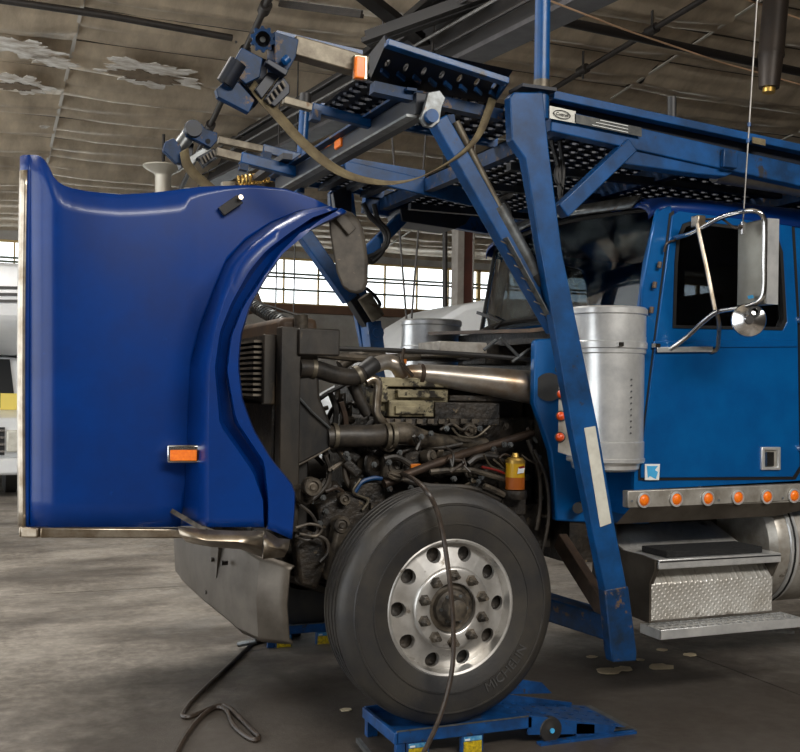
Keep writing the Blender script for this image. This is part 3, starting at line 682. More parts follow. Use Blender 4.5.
def clamp(x, y, yy, x2, y2, rpx, mt='steel_worn'):
    a, b = P(x,y,Y=yy), P(x2,y2,Y=yy); c = (a-CAM).dot(FW)/F
    MB().lathe([(rpx*c,-.012),(rpx*c*1.04,-.01),(rpx*c*1.04,.01),(rpx*c,.012)], a, b-a, 20).build('hose_clamp', mt, eng)
etube([(326,437,4.9),(345,436,4.9),(370,436,4.9),(388,434,4.92)], 11.5, 'hose_rubber', 'charge_air_hose', 20)
for x in (334, 386, 392): clamp(x,436,4.9,x+5,436,12.6,'steel_tan')
etube([(386,434,4.92),(404,433,4.93),(418,437,4.96),(440,441,5.0),(486,444,5.05)], 11, 'grease_grey', 'charge_air_manifold', 18, [11,11.5,9.5,7.5,6])
etube([(298,368,4.86),(315,369,4.88),(335,375,4.9),(352,377,4.92),(364,372,4.95)], 9, 'hose_rubber', 'radiator_hose', 18)
clamp(313,369,4.88,320,370,9.8,'steel_tan'); clamp(358,375,4.93,364,372,9.6,'steel_tan')
etube([(362,373,4.94),(370,367,4.95),(374,364,4.96)], 9, 'rubber', 'hose_elbow', 18)
etube([(372,366,5.0),(386,362,5.05),(396,365,5.05),(402,374,5.08)], 8, 'intake_pipe', 'coolant_crossover', 16)
etube([(366,382,4.95),(373,379,4.95),(378,384,4.95),(377,400,4.95),(377,414,4.95),(384,424,4.97)], 4.5, 'chrome_dirty', 'bent_steel_pipe', 14, label='shiny bent steel pipe')
etube([(352,384,5.0),(358,396,5.0),(364,408,5.0),(368,414,5.0)], 6, 'hose_rubber', 'breather_hose', 12)
etube([(407,373,5.1),(425,374,5.08),(460,378,5.06),(500,383,5.03),(528,387,5.02),(545,389,5.02)], 12, 'intake_pipe', 'air_intake_pipe', 28, [8,9.5,12.5,15,17,17.5], label='wide dull metal air intake pipe')
clamp(420,374,5.085,430,375,10.2,'rust_rod')
etube([(384,484,4.85),(440,462,4.9),(532,433,5.0)], 4.6, 'rust_rod', 'steering_shaft', 12)
etube([(318,348,5.1),(380,350,5.1),(460,354,5.05),(536,360,5.0)], 2.6, 'rubber', 'cowl_rod', 8)
etube([(318,354,5.4),(360,358,5.4),(420,357,5.4)], 4, 'grease_grey', 'coolant_pipe', 8)
etube([(340,366,5.6),(352,358,5.6),(366,356,5.5),(384,358,5.5)], 6, 'grease_grey', 'coolant_pipe', 10)
etube([(404,349,5.05),(402,360,5.0),(406,368,5.0),(413,376,5.0)], 1.8, 'cable_brown', 'wire_loop', 6)
ebox(440,341,487,357,5.15,.3,'heater_grey','heater_box'); ebox(420,350,520,362,5.5,.35,'grease_black','blower_housing')
ebox(486,344,545,366,5.3,.3,'grease_black','fuse_box')
for a_, b_ in (((500,338),(520,358)),((512,362),(534,346)),((496,340),(484,350))): etube([(a_[0],a_[1],5.0),((a_[0]+b_[0])/2,(a_[1]+b_[1])/2,5.0),(b_[0],b_[1],5.0)], 1.8, 'steel_worn', 'wiper_link', 6)
# fuel filter
q = P(515, 470, Y=4.82); k_ = (q-CAM).dot(FW)/F
ff = MB().lathe([(0,-14*k_),(9.6*k_,-14*k_),(9.6*k_,12*k_)], P(515,475,Y=4.82)-V((0,0,0)), (0,0,1), 20).build('fuel_filter', 'filter_yellow', eng, label='yellow and orange fuel filter')
c0 = P(515,475,Y=4.82)
MB().lathe([(9.8*k_,-14*k_),(9.8*k_,-2*k_)], c0, (0,0,1), 20).build('fuel_bowl', 'filter_orange', ff)
MB().lathe([(0,22*k_),(3*k_,22*k_),(4*k_,18*k_),(8*k_,17*k_),(9*k_,15*k_),(9.9*k_,15*k_),(9.9*k_,12*k_)], c0, (0,0,1), 20).build('filter_cap', 'brass', ff)
MB().lathe([(0,-15*k_),(12*k_,-15*k_),(12.5*k_,-20*k_),(11*k_,-24*k_),(0,-24*k_)], c0, (0,0,1), 20).build('filter_collar', 'grease_black', ff)
MB().prism([c0+V((a,-10.2*k_,b)) for a, b in ((-3*k_,2*k_),(4*k_,3*k_),(5*k_,8*k_),(-2*k_,8*k_))], (0,-.003,0)).build('filter_print', 'white_print', ff)
MB().prism([c0+V((a,-10.3*k_,b)) for a, b in ((-1*k_,7*k_),(5*k_,8*k_),(4*k_,10*k_),(-2*k_,9*k_))], (0,-.003,0)).build('filter_print', 'filter_red', ff)
ebox(502,498,526,515,4.85,.2,'grease_black','filter_head')
# fan, pulleys, steering box, lower clutter
fan = MB().lathe([(0,-.04),(.07,-.04),(.08,0),(.08,.06),(0,.06)], (1.66,5.55,1.40), (1,0,0), 20)
fan_o = fan.build('fan_hub', 'grease_black', eng)
for k in range(9):
    a = 2*math.pi*k/9; p0 = V((1.66,5.55+.07*math.cos(a),1.40+.07*math.sin(a))); p1 = V((1.68,5.55+.36*math.cos(a),1.40+.36*math.sin(a)))
    MB().bar(p0, p1, .04, .09, V((.7,-.7*math.sin(a),.7*math.cos(a))), .02, .11).build('fan_blade', 'grease_black', fan_o)
def pulley(px, py, Y, r, ax, name='pulley', mt='grease_grey', dep=.05):
    q = P(px, py, Y=Y); b = MB().lathe([(0,-.006),(r*.3,-.008),(r*.32,0),(r*.55,.002),(r*.62,-.008),(r*.9,-.008),(r,0),(r*.9,dep*.3),(r*.9,dep*.7),(r,dep),(0,dep)], q, ax, 24)
    return b.build(name, mt, eng)
pulley(313,487,4.72,.045,(0,1,0)); pulley(342,525,4.75,.042,(0,1,0),'steering_box_cap'); pulley(306,495,4.8,.05,(-.5,1,0)); pulley(345,499,4.82,.03,(0,1,0))
pulley(375,463,5.0,.075,(-.4,1,0),'pump_pulley','grease_black'); pulley(397,466,4.95,.05,(0,1,0),'pump_cap'); pulley(470,430,5.0,.04,(0,1,0)); pulley(350,420,5.2,.09,(-1,.4,0),'belt_pulley','grease_black')
pulley(344,404,5.25,.06,(-1,.4,0),'belt_pulley','grease_black'); pulley(362,450,5.1,.06,(-.4,1,0),'alternator','grease_black',.1)
MB().bar(P(342,525,Y=4.8), P(330,580,Y=4.8), .1, .09).build('steering_arm', 'grease_grey', eng, bev=.02)
MB().prism([P(x,y,Y=4.86) for x, y in ((318,506),(336,496),(352,492),(366,500),(372,515),(366,540),(350,556),(330,560),(322,540))], (0,.14,0)).build('steering_box', 'grease_black', eng, bev=.02)
MB().prism([P(x,y,Y=4.8) for x, y in ((296,545),(308,530),(322,536),(330,560),(318,590),(300,585))], (0,.1,0)).build('spring_bracket', 'grease_black', eng, bev=.015)
ebox(352,480,386,512,4.9,.16,'grease_black','pump_body',.02); ebox(384,456,404,480,4.95,.2,'grease_grey','air_compressor',.02)
ebox(404,446,470,476,5.0,.15,'grease_black','engine_side_plate',.02); ebox(470,450,500,500,4.95,.2,'grease_black','starter_bracket',.02)
for k in range(6): ebox(356+5*k,494+3*k,359+5*k,500+3*k,4.87,.04,'grease_grey','connector_block',.002)
hz = [([(300,505),(312,515),(318,530),(308,540),(296,536)],1.8,'hose_rubber',4.72),([(296,528),(310,524),(322,528),(316,536),(300,534)],1.6,'grease_grey',4.7),([(312,534),(326,540),(328,552),(320,562)],2,'hose_rubber',4.74),
 ([(355,492),(362,482),(374,478),(382,479)],2.2,'hose_blue',4.88),([(345,455),(344,470),(348,484),(356,493)],2.6,'hose_rubber',4.95),([(346,440),(348,460),(347,480)],3,'rust_rod',4.98),
 ([(384,459),(396,457),(408,463),(418,470)],3,'hose_rubber',4.9),([(430,472),(450,470),(470,470),(492,476),(506,480)],3,'grease_grey',4.86),([(468,464),(478,457),(495,457),(505,464)],3.5,'hose_rubber',4.9),([(482,467),(496,470),(506,474)],1.3,'filter_red',4.85),
 ([(484,486),(494,490),(504,495)],3.4,'grease_grey',4.82),([(440,430),(452,424),(462,430),(470,426),(486,434)],1.6,'grease_grey',4.95),([(452,428),(460,436),(476,437),(490,426)],1.2,'steel_tan',4.94),([(528,440),(538,470),(540,500),(536,530)],2.4,'hose_rubber',4.9),
 ([(534,450),(546,480),(548,520),(540,560)],2,'hose_rubber',4.88),([(404,480),(430,486),(470,488),(500,500)],3,'hose_rubber',4.84),([(330,392),(336,410),(334,430)],3,'rubber',5.1),([(341,402),(345,416),(346,428)],3,'rust_rod',5.0),([(318,400),(330,392),(342,386),(350,380)],2.4,'rubber',5.2),([(325,455),(330,470),(326,486),(312,500)],2.4,'hose_rubber',4.9),
 ([(402,452),(420,446),(440,448),(462,444)],2.2,'hose_rubber',4.98),([(520,515),(530,540),(528,570)],3,'hose_rubber',4.85),([(380,505),(400,494),(424,490),(448,492)],2,'grease_grey',4.84)]
for pts, r, mt, yy in hz: etube([(x,y,yy) for x, y in pts], r, mt, 'hose' if 'hose' in mt or mt == 'rubber' else 'fluid_line', 7, k=4)
ebox(411,464,421,468,4.88,.03,'orange_plug','connector',.003); ebox(402,359,407,364,5.1,.03,'orange_plug','connector',.003)
rnd = random.Random(3)
for k in range(46):
    px, py, yy = rnd.uniform(325,545), rnd.uniform(425,560), rnd.uniform(4.92,5.15); s = rnd.uniform(.015,.045)
    q = P(px,py,Y=yy); mt = rnd.choice(['grease_black','grease_black','grease_grey','steel_worn'])
    if k % 3 == 0: MB().cyl(q, q+V((rnd.uniform(-.06,.06), rnd.uniform(.02,.1), rnd.uniform(-.06,.06))), s*.6, n=8).build('fitting', mt, eng)
    elif k % 3 == 1: MB().lathe([(0,-.008),(.012,-.008),(.012,0),(.02,0),(.02,.01),(0,.01)], q, (0,1,0), 6).build('bolt_head', mt, eng)
    else: MB().bar(q, q+V((rnd.uniform(-.09,.09),.02,rnd.uniform(-.09,.09))), s, .02).build('bracket', mt, eng, bev=.003)
for k in range(22):
    px, py, yy = rnd.uniform(320,390), rnd.uniform(385,470), rnd.uniform(5.0,5.4)
    q = P(px,py,Y=yy); e = q+V((rnd.uniform(-.12,.12), rnd.uniform(-.05,.12), rnd.uniform(-.16,.16)))
    MB().tube(smooth_path([q, (q+e)/2+V((rnd.uniform(-.04,.04),0,rnd.uniform(-.05,.05))), e], 4), rnd.uniform(.007,.022), 7).build('hose', rnd.choice(['rubber','grease_black','hose_rubber','grease_grey']), eng)
bolt_me = MB().lathe([(0,-.010),(.010,-.010),(.0105,0),(.016,0),(.016,.012),(0,.012)], V((0,0,0)), (0,1,0), 6).mesh('bolt_head', sharp=30)
for k in range(70):
    px, py = rnd.uniform(300,548), rnd.uniform(428,575)
    if px < 330 and py < 480: continue
    link('bolt_head', bolt_me, rnd.choice(['grease_grey','steel_worn','grease_black','steel_tan']) if not bolt_me.materials else None, eng, P(px, py, Y=rnd.uniform(4.8,4.98)))
for k in range(34):
    px, py, yy = rnd.uniform(305,540), rnd.uniform(432,560), rnd.uniform(4.8,4.98); q = P(px,py,Y=yy); pts = [q]
    for _ in range(3): q = q+V((rnd.uniform(-.09,.09), rnd.uniform(-.02,.03), rnd.uniform(-.07,.06))); pts.append(q)
    MB().tube(smooth_path(pts, 4), rnd.uniform(.004,.010), 6).build('wire', rnd.choice(['grease_grey','steel_tan','hose_rubber','rubber','cable_brown']), eng)
for k in range(30):
    px, py, yy = rnd.uniform(300,540), rnd.uniform(440,575), rnd.uniform(4.88,5.02); q = P(px,py,Y=yy); s = rnd.uniform(.02,.05)
    if k % 2: MB().lathe([(0,-.01),(s*.5,-.01),(s*.55,0),(s*.9,.004),(s,.02),(s,.06),(0,.06)], q, (rnd.uniform(-.6,.3),1,rnd.uniform(-.3,.3)), 14).build('pump_cap', rnd.choice(['grease_black','grease_grey']), eng)
    else: MB().bar(q, q+V((rnd.uniform(-.1,.1),.01,rnd.uniform(-.1,.1))), s, .05).build('casting', rnd.choice(['grease_black','grease_grey']), eng, bev=.01)
# dark bulkhead behind the engine
MB().box((2.95,4.9,.95),(3.0,6.2,2.0)).build('bulkhead', 'grease_black', truck)
MB().box((3.0,4.88,.72),(3.3,6.2,1.1)).build('cab_mount', 'grease_black', truck)
# --- cab
YC = 4.55
def wp(pts, Y): return [P(x, y, Y=Y) for x, y in pts]
win = [(673,328),(675,262),(677,240),(683,224),(692,221),(758,228),(777,234),(783,252),(787,322),(783,330)]
out_ = [(634,490),(636,340),(646,262),(658,212),(668,206),(760,218),(880,233),(880,300),(880,440),(880,476)]
cabm = MB().ring(wp(out_, YC), wp(win, YC), (0,.03,0))
cabm.ring([mir(p)+V((.14,0,0)) for p in wp(out_, YC)], [mir(p) for p in wp(win, YC)], (0,-.03,0))
zr, zl = 2.625, 1.13
cabm.box((5.45,YC,1.0),(5.5,2*YM-YC,zr))
cabm.box((3.22,YC+.03,1.0),(5.5,2*YM-YC-.03,1.06))
cabm.hexa([(3.21,YC+.06,1.0),(3.27,YC+.06,1.0),(3.37,2*YM-YC-.06,1.0),(3.31,2*YM-YC-.06,1.0),(3.24,YC+.06,2.06),(3.30,YC+.06,2.06),(3.40,2*YM-YC-.06,2.06),(3.34,2*YM-YC-.06,2.06)])
cab = cabm.build('cab', 'door_blue', truck, sharp=30)
# roof with rounded shoulders
rows = []
prof = [(0,-.02),(.0,.03),(.03,.075),(.09,.105),(.2,.125),(.6,.135),(1.0,.14)]
for x, dz, ins in ((3.29,-.035,.07),(3.30,.0,.05),(3.34,.035,.02),(3.42,.05,0),(3.7,.06,0),(5.5,.06,0),(5.55,.03,.0)):
    r = [V((x, YC+ins-.004+a, zr-.03+ (h+dz if h > 0 else h+min(dz,0)))) for a, h in prof]; rows.append(r + [mir(q) for q in reversed(r)])
rows = [[V((q.x, q.y, zr-.05+(q.z-zr+.05)*.62)) for q in r] for r in rows]
MB().grid(rows).build('roof', 'truck_blue', cab, solid=.01, sharp=60)
MB().grid([[V((3.27,4.75,2.635)),V((3.17,5.55,2.68)),V((3.27,6.35,2.635))],[V((3.31,4.70,2.70)),V((3.24,5.55,2.74)),V((3.31,6.4,2.70))]]).build('roof_reflection', 'steel_worn', cab, solid=.012)  # pale grey plate standing in for the sky's reflection on the roof front
# windscreen and its pillars
def wsp(s, t):
    """s across (0 near - 1 far), t up"""
    y = 4.63 + s*1.86; bow = 1-(2*s-1)**2
    return V((3.265 + .10*t - .13*bow + .02*t*bow, y, 2.05 + .575*t + .03*bow))
gl = [[wsp(i/16, j/8) for i in range(17)] for j in range(9)]
ws = MB().grid(gl).build('windscreen', 'cab_glass', cab)
per = [wsp(i/16,0) for i in range(17)] + [wsp(1,j/8) for j in range(1,9)] + [wsp(i/16,1) for i in range(15,-1,-1)] + [wsp(0,j/8) for j in range(7,-1,-1)]
MB().tube(per, .018, 6).build('windscreen_seal', 'gasket', ws)
MB().tube([wsp(.5,j/8) for j in range(9)], .014, 6).build('centre_bar', 'gasket', ws)
for mf in (lambda p: p, lambda p: mir(p)+V((.14 if p[1] < 4.62 else 0,0,0))):
    ed = [P(x, y, Y=YC) for x, y in ((638,330),(643,280),(650,240),(656,212))]
    MB().grid([[mf(q) for q in ed], [mf(q) for q in [V((3.24,4.60,2.03)),V((3.28,4.60,2.25)),V((3.32,4.60,2.45)),V((3.35,4.60,2.63))]], [mf(wsp(0,t)) for t in (0,.33,.66,1)]]).build('windscreen_pillar', 'door_blue', cab, solid=.015)
for s0, s1 in ((.70,.86),(.1,.3)):
    a, b = wsp(s0, .02)+V((-.03,0,0)), wsp(s1, .14)+V((-.03,0,0))
    wi = MB().tube([a+V((-.06,0,-.05)), a, b], .008, 6).build('wiper', 'rubber', cab)
    MB().bar(b+V((0,-.18,-.05)), b+V((0,.18,.03)), .012, .02).build('wiper_blade', 'rubber', wi)
# cowl, cowl side panel
cb = MB().box((2.78,4.9,1.90),(3.26,6.2,1.93)).build('cowl', 'grease_black', truck)
MB().hexa([(2.74,4.88,1.955),(3.26,4.88,2.02),(3.26,6.22,2.02),(2.74,6.22,2.0),(2.74,4.88,1.975),(3.26,4.88,2.04),(3.26,6.22,2.04),(2.74,6.22,2.02)]).build('cowl_top', 'brown_tank', cb)
pan = [(535,342),(538,339),(560,338),(650,338),(650,524),(592,523),(556,521),(554,477),(551,452),(543,428),(534,403)]
cp = MB().prism(wp(pan, 4.86), (0,.05,0)).build('cowl_side_panel', 'door_blue', truck, bev=.01)
MB().cyl(P(549,387,Y=4.86), P(549,387,Y=4.83), .075, n=24).build('intake_boot', 'rubber', cp)
MB().cyl(P(580,507,Y=4.86), P(578,508,Y=4.78), .03, n=12).build('rubber_buffer', 'rubber', cp)
# door
dout = [(641,478),(641,462),(656,340),(672,216),(679,211),(740,219),(792,226),(798,330),(800,466),(793,477)]
dsk = MB().ring(wp(dout, YC-.012), wp(win, YC-.012), (0,.02,0))
door = dsk.build('door', 'door_blue', truck, bev=.004, sharp=30)
MB().ring(wp([(x+(-2.5 if x<700 else 2.5), y+(2.5 if y>300 else -2.5 if y<240 else 0)) for x, y in dout], YC-.004), wp(dout, YC-.004), (0,.005,0)).build('door_gap', 'gasket', door)
MB().ring(wp(win, YC-.018), wp([(x+(3 if x<700 else -3), y+(-3 if y>300 else 3 if y<240 else 0)) for x, y in win], YC-.018), (0,.03,0)).build('window_seal', 'gasket', door)
MB().prism(wp(win, YC+.004), (0,.004,0)).build('window', 'door_glass', door)
MB().prism([mir(p) for p in wp(win, YC+.01)], (0,.004,0)).build('far_window', 'door_glass', cab)
MB().prism(wp([(654,341),(798,340),(798,347),(653,348)], YC-.02), (0,.012,0)).build('door_crease', 'door_blue', door, bev=.004)
hd = MB().ring(wp([(762,447),(781,447),(781,470),(762,470)], YC-.026), wp([(765,450),(778,450),(778,467),(765,467)], YC-.026), (0,.02,0)).build('handle', 'aluminium', door, bev=.004, label='chrome door handle')
MB().prism(wp([(765,450),(778,450),(778,467),(765,467)], YC-.014), (0,.004,0)).build('handle_recess', 'aluminium_dirty', hd)
MB().prism(wp([(767,452),(774,452),(774,466),(767,466)], YC-.03), (0,.01,0)).build('handle_paddle', 'chrome', hd)
sk = MB().prism(wp([(645,464),(660,464),(659,480),(645,480)], YC-.016), (0,.003,0)).build('sticker', 'white_print', door, label='small blue and white sticker')
MB().prism(wp([(647,466),(658,466),(655,470),(658,472),(656,479),(650,476),(648,478)], YC-.018), (0,.003,0)).build('sticker_print', 'sticker_blue', sk)
for x, y in ((660,262),(655,282),(652,307)): MB().cyl(P(x,y,Y=YC-.02), P(x-1,y+6,Y=YC-.02), .012, n=8).build('hinge', 'brown_tank', door)
for x, y in ((798,320),(798,448)): MB().lathe([(0,-.03),(.016,-.028),(.02,-.01),(.024,0)], P(x,y,Y=YC), (0,1,0), 14).build('body_knob', 'chrome', cab)
# sill with six amber lamps
sill = MB().prism(wp([(628,491),(800,484),(860,481),(860,500),(628,508)], YC-.03), (0,.05,0)).build('sill', 'aluminium_dirty', truck, bev=.004)
MB().hexa(wp([(630,508),(860,497)], YC-.032) + wp([(860,497),(630,508)], YC+.02) + [P(616,524,Y=YC+.02), P(776,516,Y=YC+.02), P(776,516,Y=YC+.08), P(616,524,Y=YC+.08)]).build('sill_skirt', 'bumper_metal', sill)
for x, y in ((643,500),(675.5,499),(707,498.3),(737,497.2),(766,496.6),(793,495.5)):
    q = P(x, y, Y=YC-.03)
    lm = MB().lathe([(.036,.0),(.040,-.006),(.040,-.012),(.031,-.014),(.029,-.008)], q, (0,1,0), 22).build('side_lamp', 'aluminium', sill)
    MB().lathe([(0,-.022),(.014,-.021),(.025,-.016),(.030,-.008)], q, (0,1,0), 22).build('lens', 'amber', lm, label='amber lens')
for x, y in ((632,501),(719,500),(783,498)): MB().cyl(P(x,y,Y=YC-.03), P(x,y,Y=YC-.038), .006, n=8).build('screw', 'steel_worn', sill)
# interior
it = MB().box((3.34,4.62,1.06),(3.62,6.48,1.98)).build('dashboard', 'interior', cab, bev=.04)
for y in (5.0, 6.1):
    se = MB().box((4.1,y-.25,1.06),(4.65,y+.25,1.55)).build('seat', 'interior_blue', cab, bev=.06)
    MB().hexa([(4.55,y-.25,1.5),(4.7,y-.25,1.5),(4.7,y+.25,1.5),(4.55,y+.25,1.5),(4.72,y-.22,2.35),(4.86,y-.22,2.35),(4.86,y+.22,2.35),(4.72,y+.22,2.35)]).build('seat_back', 'interior_blue', se, bev=.05)
sw = MB().lathe([(.21+.014*math.cos(k*math.pi/4), .014*math.sin(k*math.pi/4)) for k in range(9)], (3.8,5.0,1.92), (.5,0,.86), 24).build('steering_wheel', 'rubber', cab)
MB().tube([(3.62,5.0,1.75),(3.8,5.0,1.92)], .03, 8).build('steering_column', 'interior', sw)
MB().box((5.2,4.62,1.06),(5.44,6.48,2.6)).build('rear_trim', 'interior', cab)
# air cleaners (near and far)
def air_cleaner(c, near):
    k = 1
    zb_, zt_2 = c.z, c.z+.835
    R = .2
    b = MB().lathe([(0,0),(R*.78,0),(R*.86,.012),(R*.9,.05),(R*.98,.06),(R*.985,.15),(R*.96,.155),(R*.96,.60),(R,.605),(R,.67),(R,.69)], c, (0,0,1), 40).build('air_cleaner', 'aluminium', truck, label='brushed aluminium air cleaner can' if near else 'far air cleaner can')
    MB().lathe([(R*.99,.69),(R*.99,.80)], c, (0,0,1), 40).build('intake_screen', 'aluminium', b)
    MB().lathe([(R*1.0,.80),(R*1.03,.805),(R*1.03,.83),(R*.98,.84),(R*.3,.85),(0,.85)], c, (0,0,1), 40).build('lid', 'aluminium', b)
    MB().lathe([(R*1.005,.625),(R*1.03,.63),(R*1.03,.66),(R*1.005,.665)], c, (0,0,1), 40).build('band', 'aluminium', b)
    MB().lathe([(R*.99,.045),(R*1.01,.05),(R*1.01,.065),(R*.99,.07)], c, (0,0,1), 40).build('band', 'aluminium', b)
    if near:
        for k in range(10): MB().cyl(c+V((.02,-R*.985,.20+.03*k)), c+V((.02,-R*.97,.20+.03*k)), .005, n=6).build('rivet', 'steel_worn', b)
        for dx in (-.07, .15): MB().box((c.x+dx,c.y-R*1.06,c.z+.635),(c.x+dx+.03,c.y-R*.9,c.z+.655)).build('band_bolt', 'chrome', b)
    return b
acp = P(605, 470, Y=4.64); acp.y = 4.64
ac = air_cleaner(acp, True)
air_cleaner(V((2.62+.0, mir(acp).y-.2, acp.z)) if False else mir(acp)+V((-.20,-.02,.03)), False)
lb = MB().prism(wp([(559,366),(566,366),(573,400),(573,452),(571,456),(558,452)], 4.62), (.02,.02,0)).build('lamp_bracket', 'aluminium_dirty', ac)
for x, y in ((560.5,369),(561.5,394),(561,416),(560,437)):
    q = P(x, y, Y=4.615)
    MB().lathe([(.028,.004),(.028,-.006),(.023,-.008)], q, (.55,1,0), 16).build('lamp_grommet', 'rubber', lb)
    MB().lathe([(0,-.024),(.012,-.022),(.02,-.014),(.023,0)], q, (.55,1,0), 16).build('lens', 'red_amber', lb, label='orange lens')
# mirror
mr = MB()
def mp(x, y, Y): return P(x, y, Y=Y)
loop = smooth_path([mp(675,238,YC-.02), mp(690,234,4.42), mp(705,226,4.32), mp(722,217,4.22), mp(745,211,4.08), mp(758,212,4.03), mp(764,219,4.02), mp(765,232,4.02), mp(764.5,262,4.02), mp(764,290,4.02), mp(759,301,4.04), mp(748,306,4.10), mp(732,309,4.2), mp(717,312,4.28), mp(703,322,4.36), mp(688,336,4.45), mp(670,349,YC-.025)], 5)
mirror = mr.tube(loop, .0125, 10).build('mirror', 'chrome', truck, label='chrome mirror bracket')
MB().tube([mp(697,224,4.36), mp(706,265,4.3), mp(715,310,4.27)], .011, 8).build('brace', 'chrome_dirty', mirror)
MB().tube(smooth_path([mp(696,220,4.42), mp(712,219,4.34), mp(722,219,4.24), mp(735,228,4.15), mp(742,226,4.1)]), .006, 8).build('cable', 'cable_brown', mirror)
MB().tube(smooth_path([mp(676,240,YC-.02), mp(667,243,YC-.03), mp(664,252,YC-.02)]), .006, 8).build('cable', 'cable_brown', mirror)
MB().tube(smooth_path([mp(717,312,4.28), mp(719,325,4.32), mp(718.5,340,4.45), mp(717,349,4.52), mp(711,352,YC-.02)]), .011, 8).build('brace', 'chrome_dirty', mirror)
MB().hexa(wp([(657,347),(713,346.5)], YC-.03)+wp([(713,346.5),(657,347)], YC-.012)+wp([(657,352.5),(713,352)], YC-.03)+wp([(713,352),(657,352.5)], YC-.012)).build('mounting_plate', 'aluminium', mirror, bev=.003)
MB().box((mp(697,222,4.4).x-.025,4.36,mp(697,222,4.4).z-.03),(mp(697,222,4.4).x+.025,4.42,mp(697,222,4.4).z+.03)).build('clamp', 'chrome_dirty', mirror, bev=.006)
q0, q1 = mp(765,304,4.02), mp(765,218,4.02)
hs = MB().box((q0.x,4.02,q0.z),(q0.x+.07,4.225,q1.z)).build('mirror_housing', 'mirror_back', mirror, bev=.008)
MB().box((q0.x+.066,4.03,q0.z+.012),(q0.x+.074,4.215,q1.z-.012)).build('mirror_glass', 'mirror_glass', hs)
MB().box((q0.x+.004,4.012,q0.z),(q0.x+.072,4.02,q1.z)).build('housing_edge', 'aluminium', hs)
MB().prism([mp(748,296,4.115),mp(753,295,4.08),mp(754,298,4.08),mp(749,299,4.115)], (-.004,0,0)).build('housing_badge', 'sticker_blue', hs)
q = mp(749, 320, 4.1)
MB().lathe([(0,-.03),(.02,-.03),(.024,-.02),(.05,-.014),(.08,.0),(.084,.012),(.08,.016),(0,.02)], q, (.55,.84,0), 28).build('round_mirror', 'chrome', mirror)
MB().lathe([(.016,-.034),(.028,-.034),(.03,-.02)], q+V((.02,-.01,.04)), (.55,.84,0), 12).build('round_mirror_mount', 'rubber', mirror)
a, b = mp(758,-14,4.12), mp(743,222,4.12)
an = MB().tube([a, b], .004, 8).build('antenna', 'pipe_grey', mirror, label='thin whip antenna clipped to the mirror')
for y in (123, 139): MB().cyl(a.lerp(b,(y+14)/236), a.lerp(b,(y+18)/236), .009, n=8).build('antenna_clip', 'rack_blue', an)
MB().cyl(b, b-V((0,0,.06)), .012, n=8).build('antenna_base', 'chrome', an)
# steps
xs0, xs1 = 3.26, 4.05
prof = [(4.5,.47),(4.5,.66),(4.60,.77),(4.75,.80),(5.02,.90),(5.05,.50)]
stp = MB().prism([(xs0,y,z) for y, z in prof], (xs1-xs0,0,0)).build('step_box', 'tread_plate', truck, bev=.006, label='diamond plate step box')
MB().prism([(xs0-.012,y,z) for y, z in [(4.5,.46),(4.5,.67),(4.46,.74),(4.46,.79),(4.58,.80),(4.75,.80),(5.02,.90),(5.05,.48)]], (.012,0,0)).build('end_plate', 'bumper_metal', stp)
MB().box((xs0,4.44,.745),(xs1,4.46,.79)).box((xs0,4.44,.775),(xs1,4.70,.795)).build('upper_step', 'aluminium', stp, bev=.004)
for x in (xs0, xs1-.012): MB().prism([(x,4.45,.75),(x,4.45,.79),(x,4.62,.79),(x,4.5,.66)], (.012,0,0)).build('step_bracket', 'bumper_metal', stp)
MB().box((xs0+.07,4.47,.796),(xs1-.1,4.69,.83)).build('grip_mat', 'mat_black', stp, bev=.004, label='black fibre mat')
tr = MB().perf((xs0-.04,4.38,.452), (.92,0,0), (0,.16,0), 20, 3, .38, .006).build('lower_step', 'aluminium', stp, label='perforated lower step')
MB().box((xs0-.04,4.37,.405),(xs0+.88,4.38,.455)).box((xs0-.04,4.37,.405),(xs0-.03,4.54,.455)).box((xs0+.87,4.37,.405),(xs0+.88,4.54,.455)).build('step_rim', 'aluminium', stp, bev=.003)
MB().bar((xs0+.72,4.45,.39),(xs0+.86,4.42,.37),.03,.02).build('step_stay', 'steel_worn', stp)
# fuel tank behind the steps
tkc = V((4.14,4.93,.78))
tank = MB().lathe([(0,0),(.30,0),(.34,.03),(.35,.06),(.35,1.9),(.34,1.95),(0,1.95)], tkc, (1,0,0), 36).build('fuel_tank', 'aluminium_dirty', truck, sharp=30)
for x in (.10, .9): MB().lathe([(.353,x),(.362,x+.005),(.362,x+.055),(.353,x+.06)], tkc, (1,0,0), 36).build('tank_strap', 'aluminium', tank)
MB().lathe([(.363,.12),(.366,.122),(.366,.132),(.363,.134)], tkc, (1,0,0), 36).build('tank_strap_edge', 'gasket', tank)
MB().box((3.3,4.95,.98),(5.6,5.05,1.0)).build('running_board', 'grease_black', truck)
for x in (3.7,4.3,4.8): MB().box((x,5.0,.9),(x+.05,5.1,1.3)).build('cab_bracket', 'rack_blue_worn', truck)
# ------------------------------------------------------------------ car carrier rack over the truck
rack = thing('carrier_rack', 'blue steel car-carrier head rack with hydraulic arms above the truck cab', 'vehicle rack', (2.9, YM, .4))
YR = 4.28
def rp(x, y, Y=YR): return P(x, y, Y=Y)
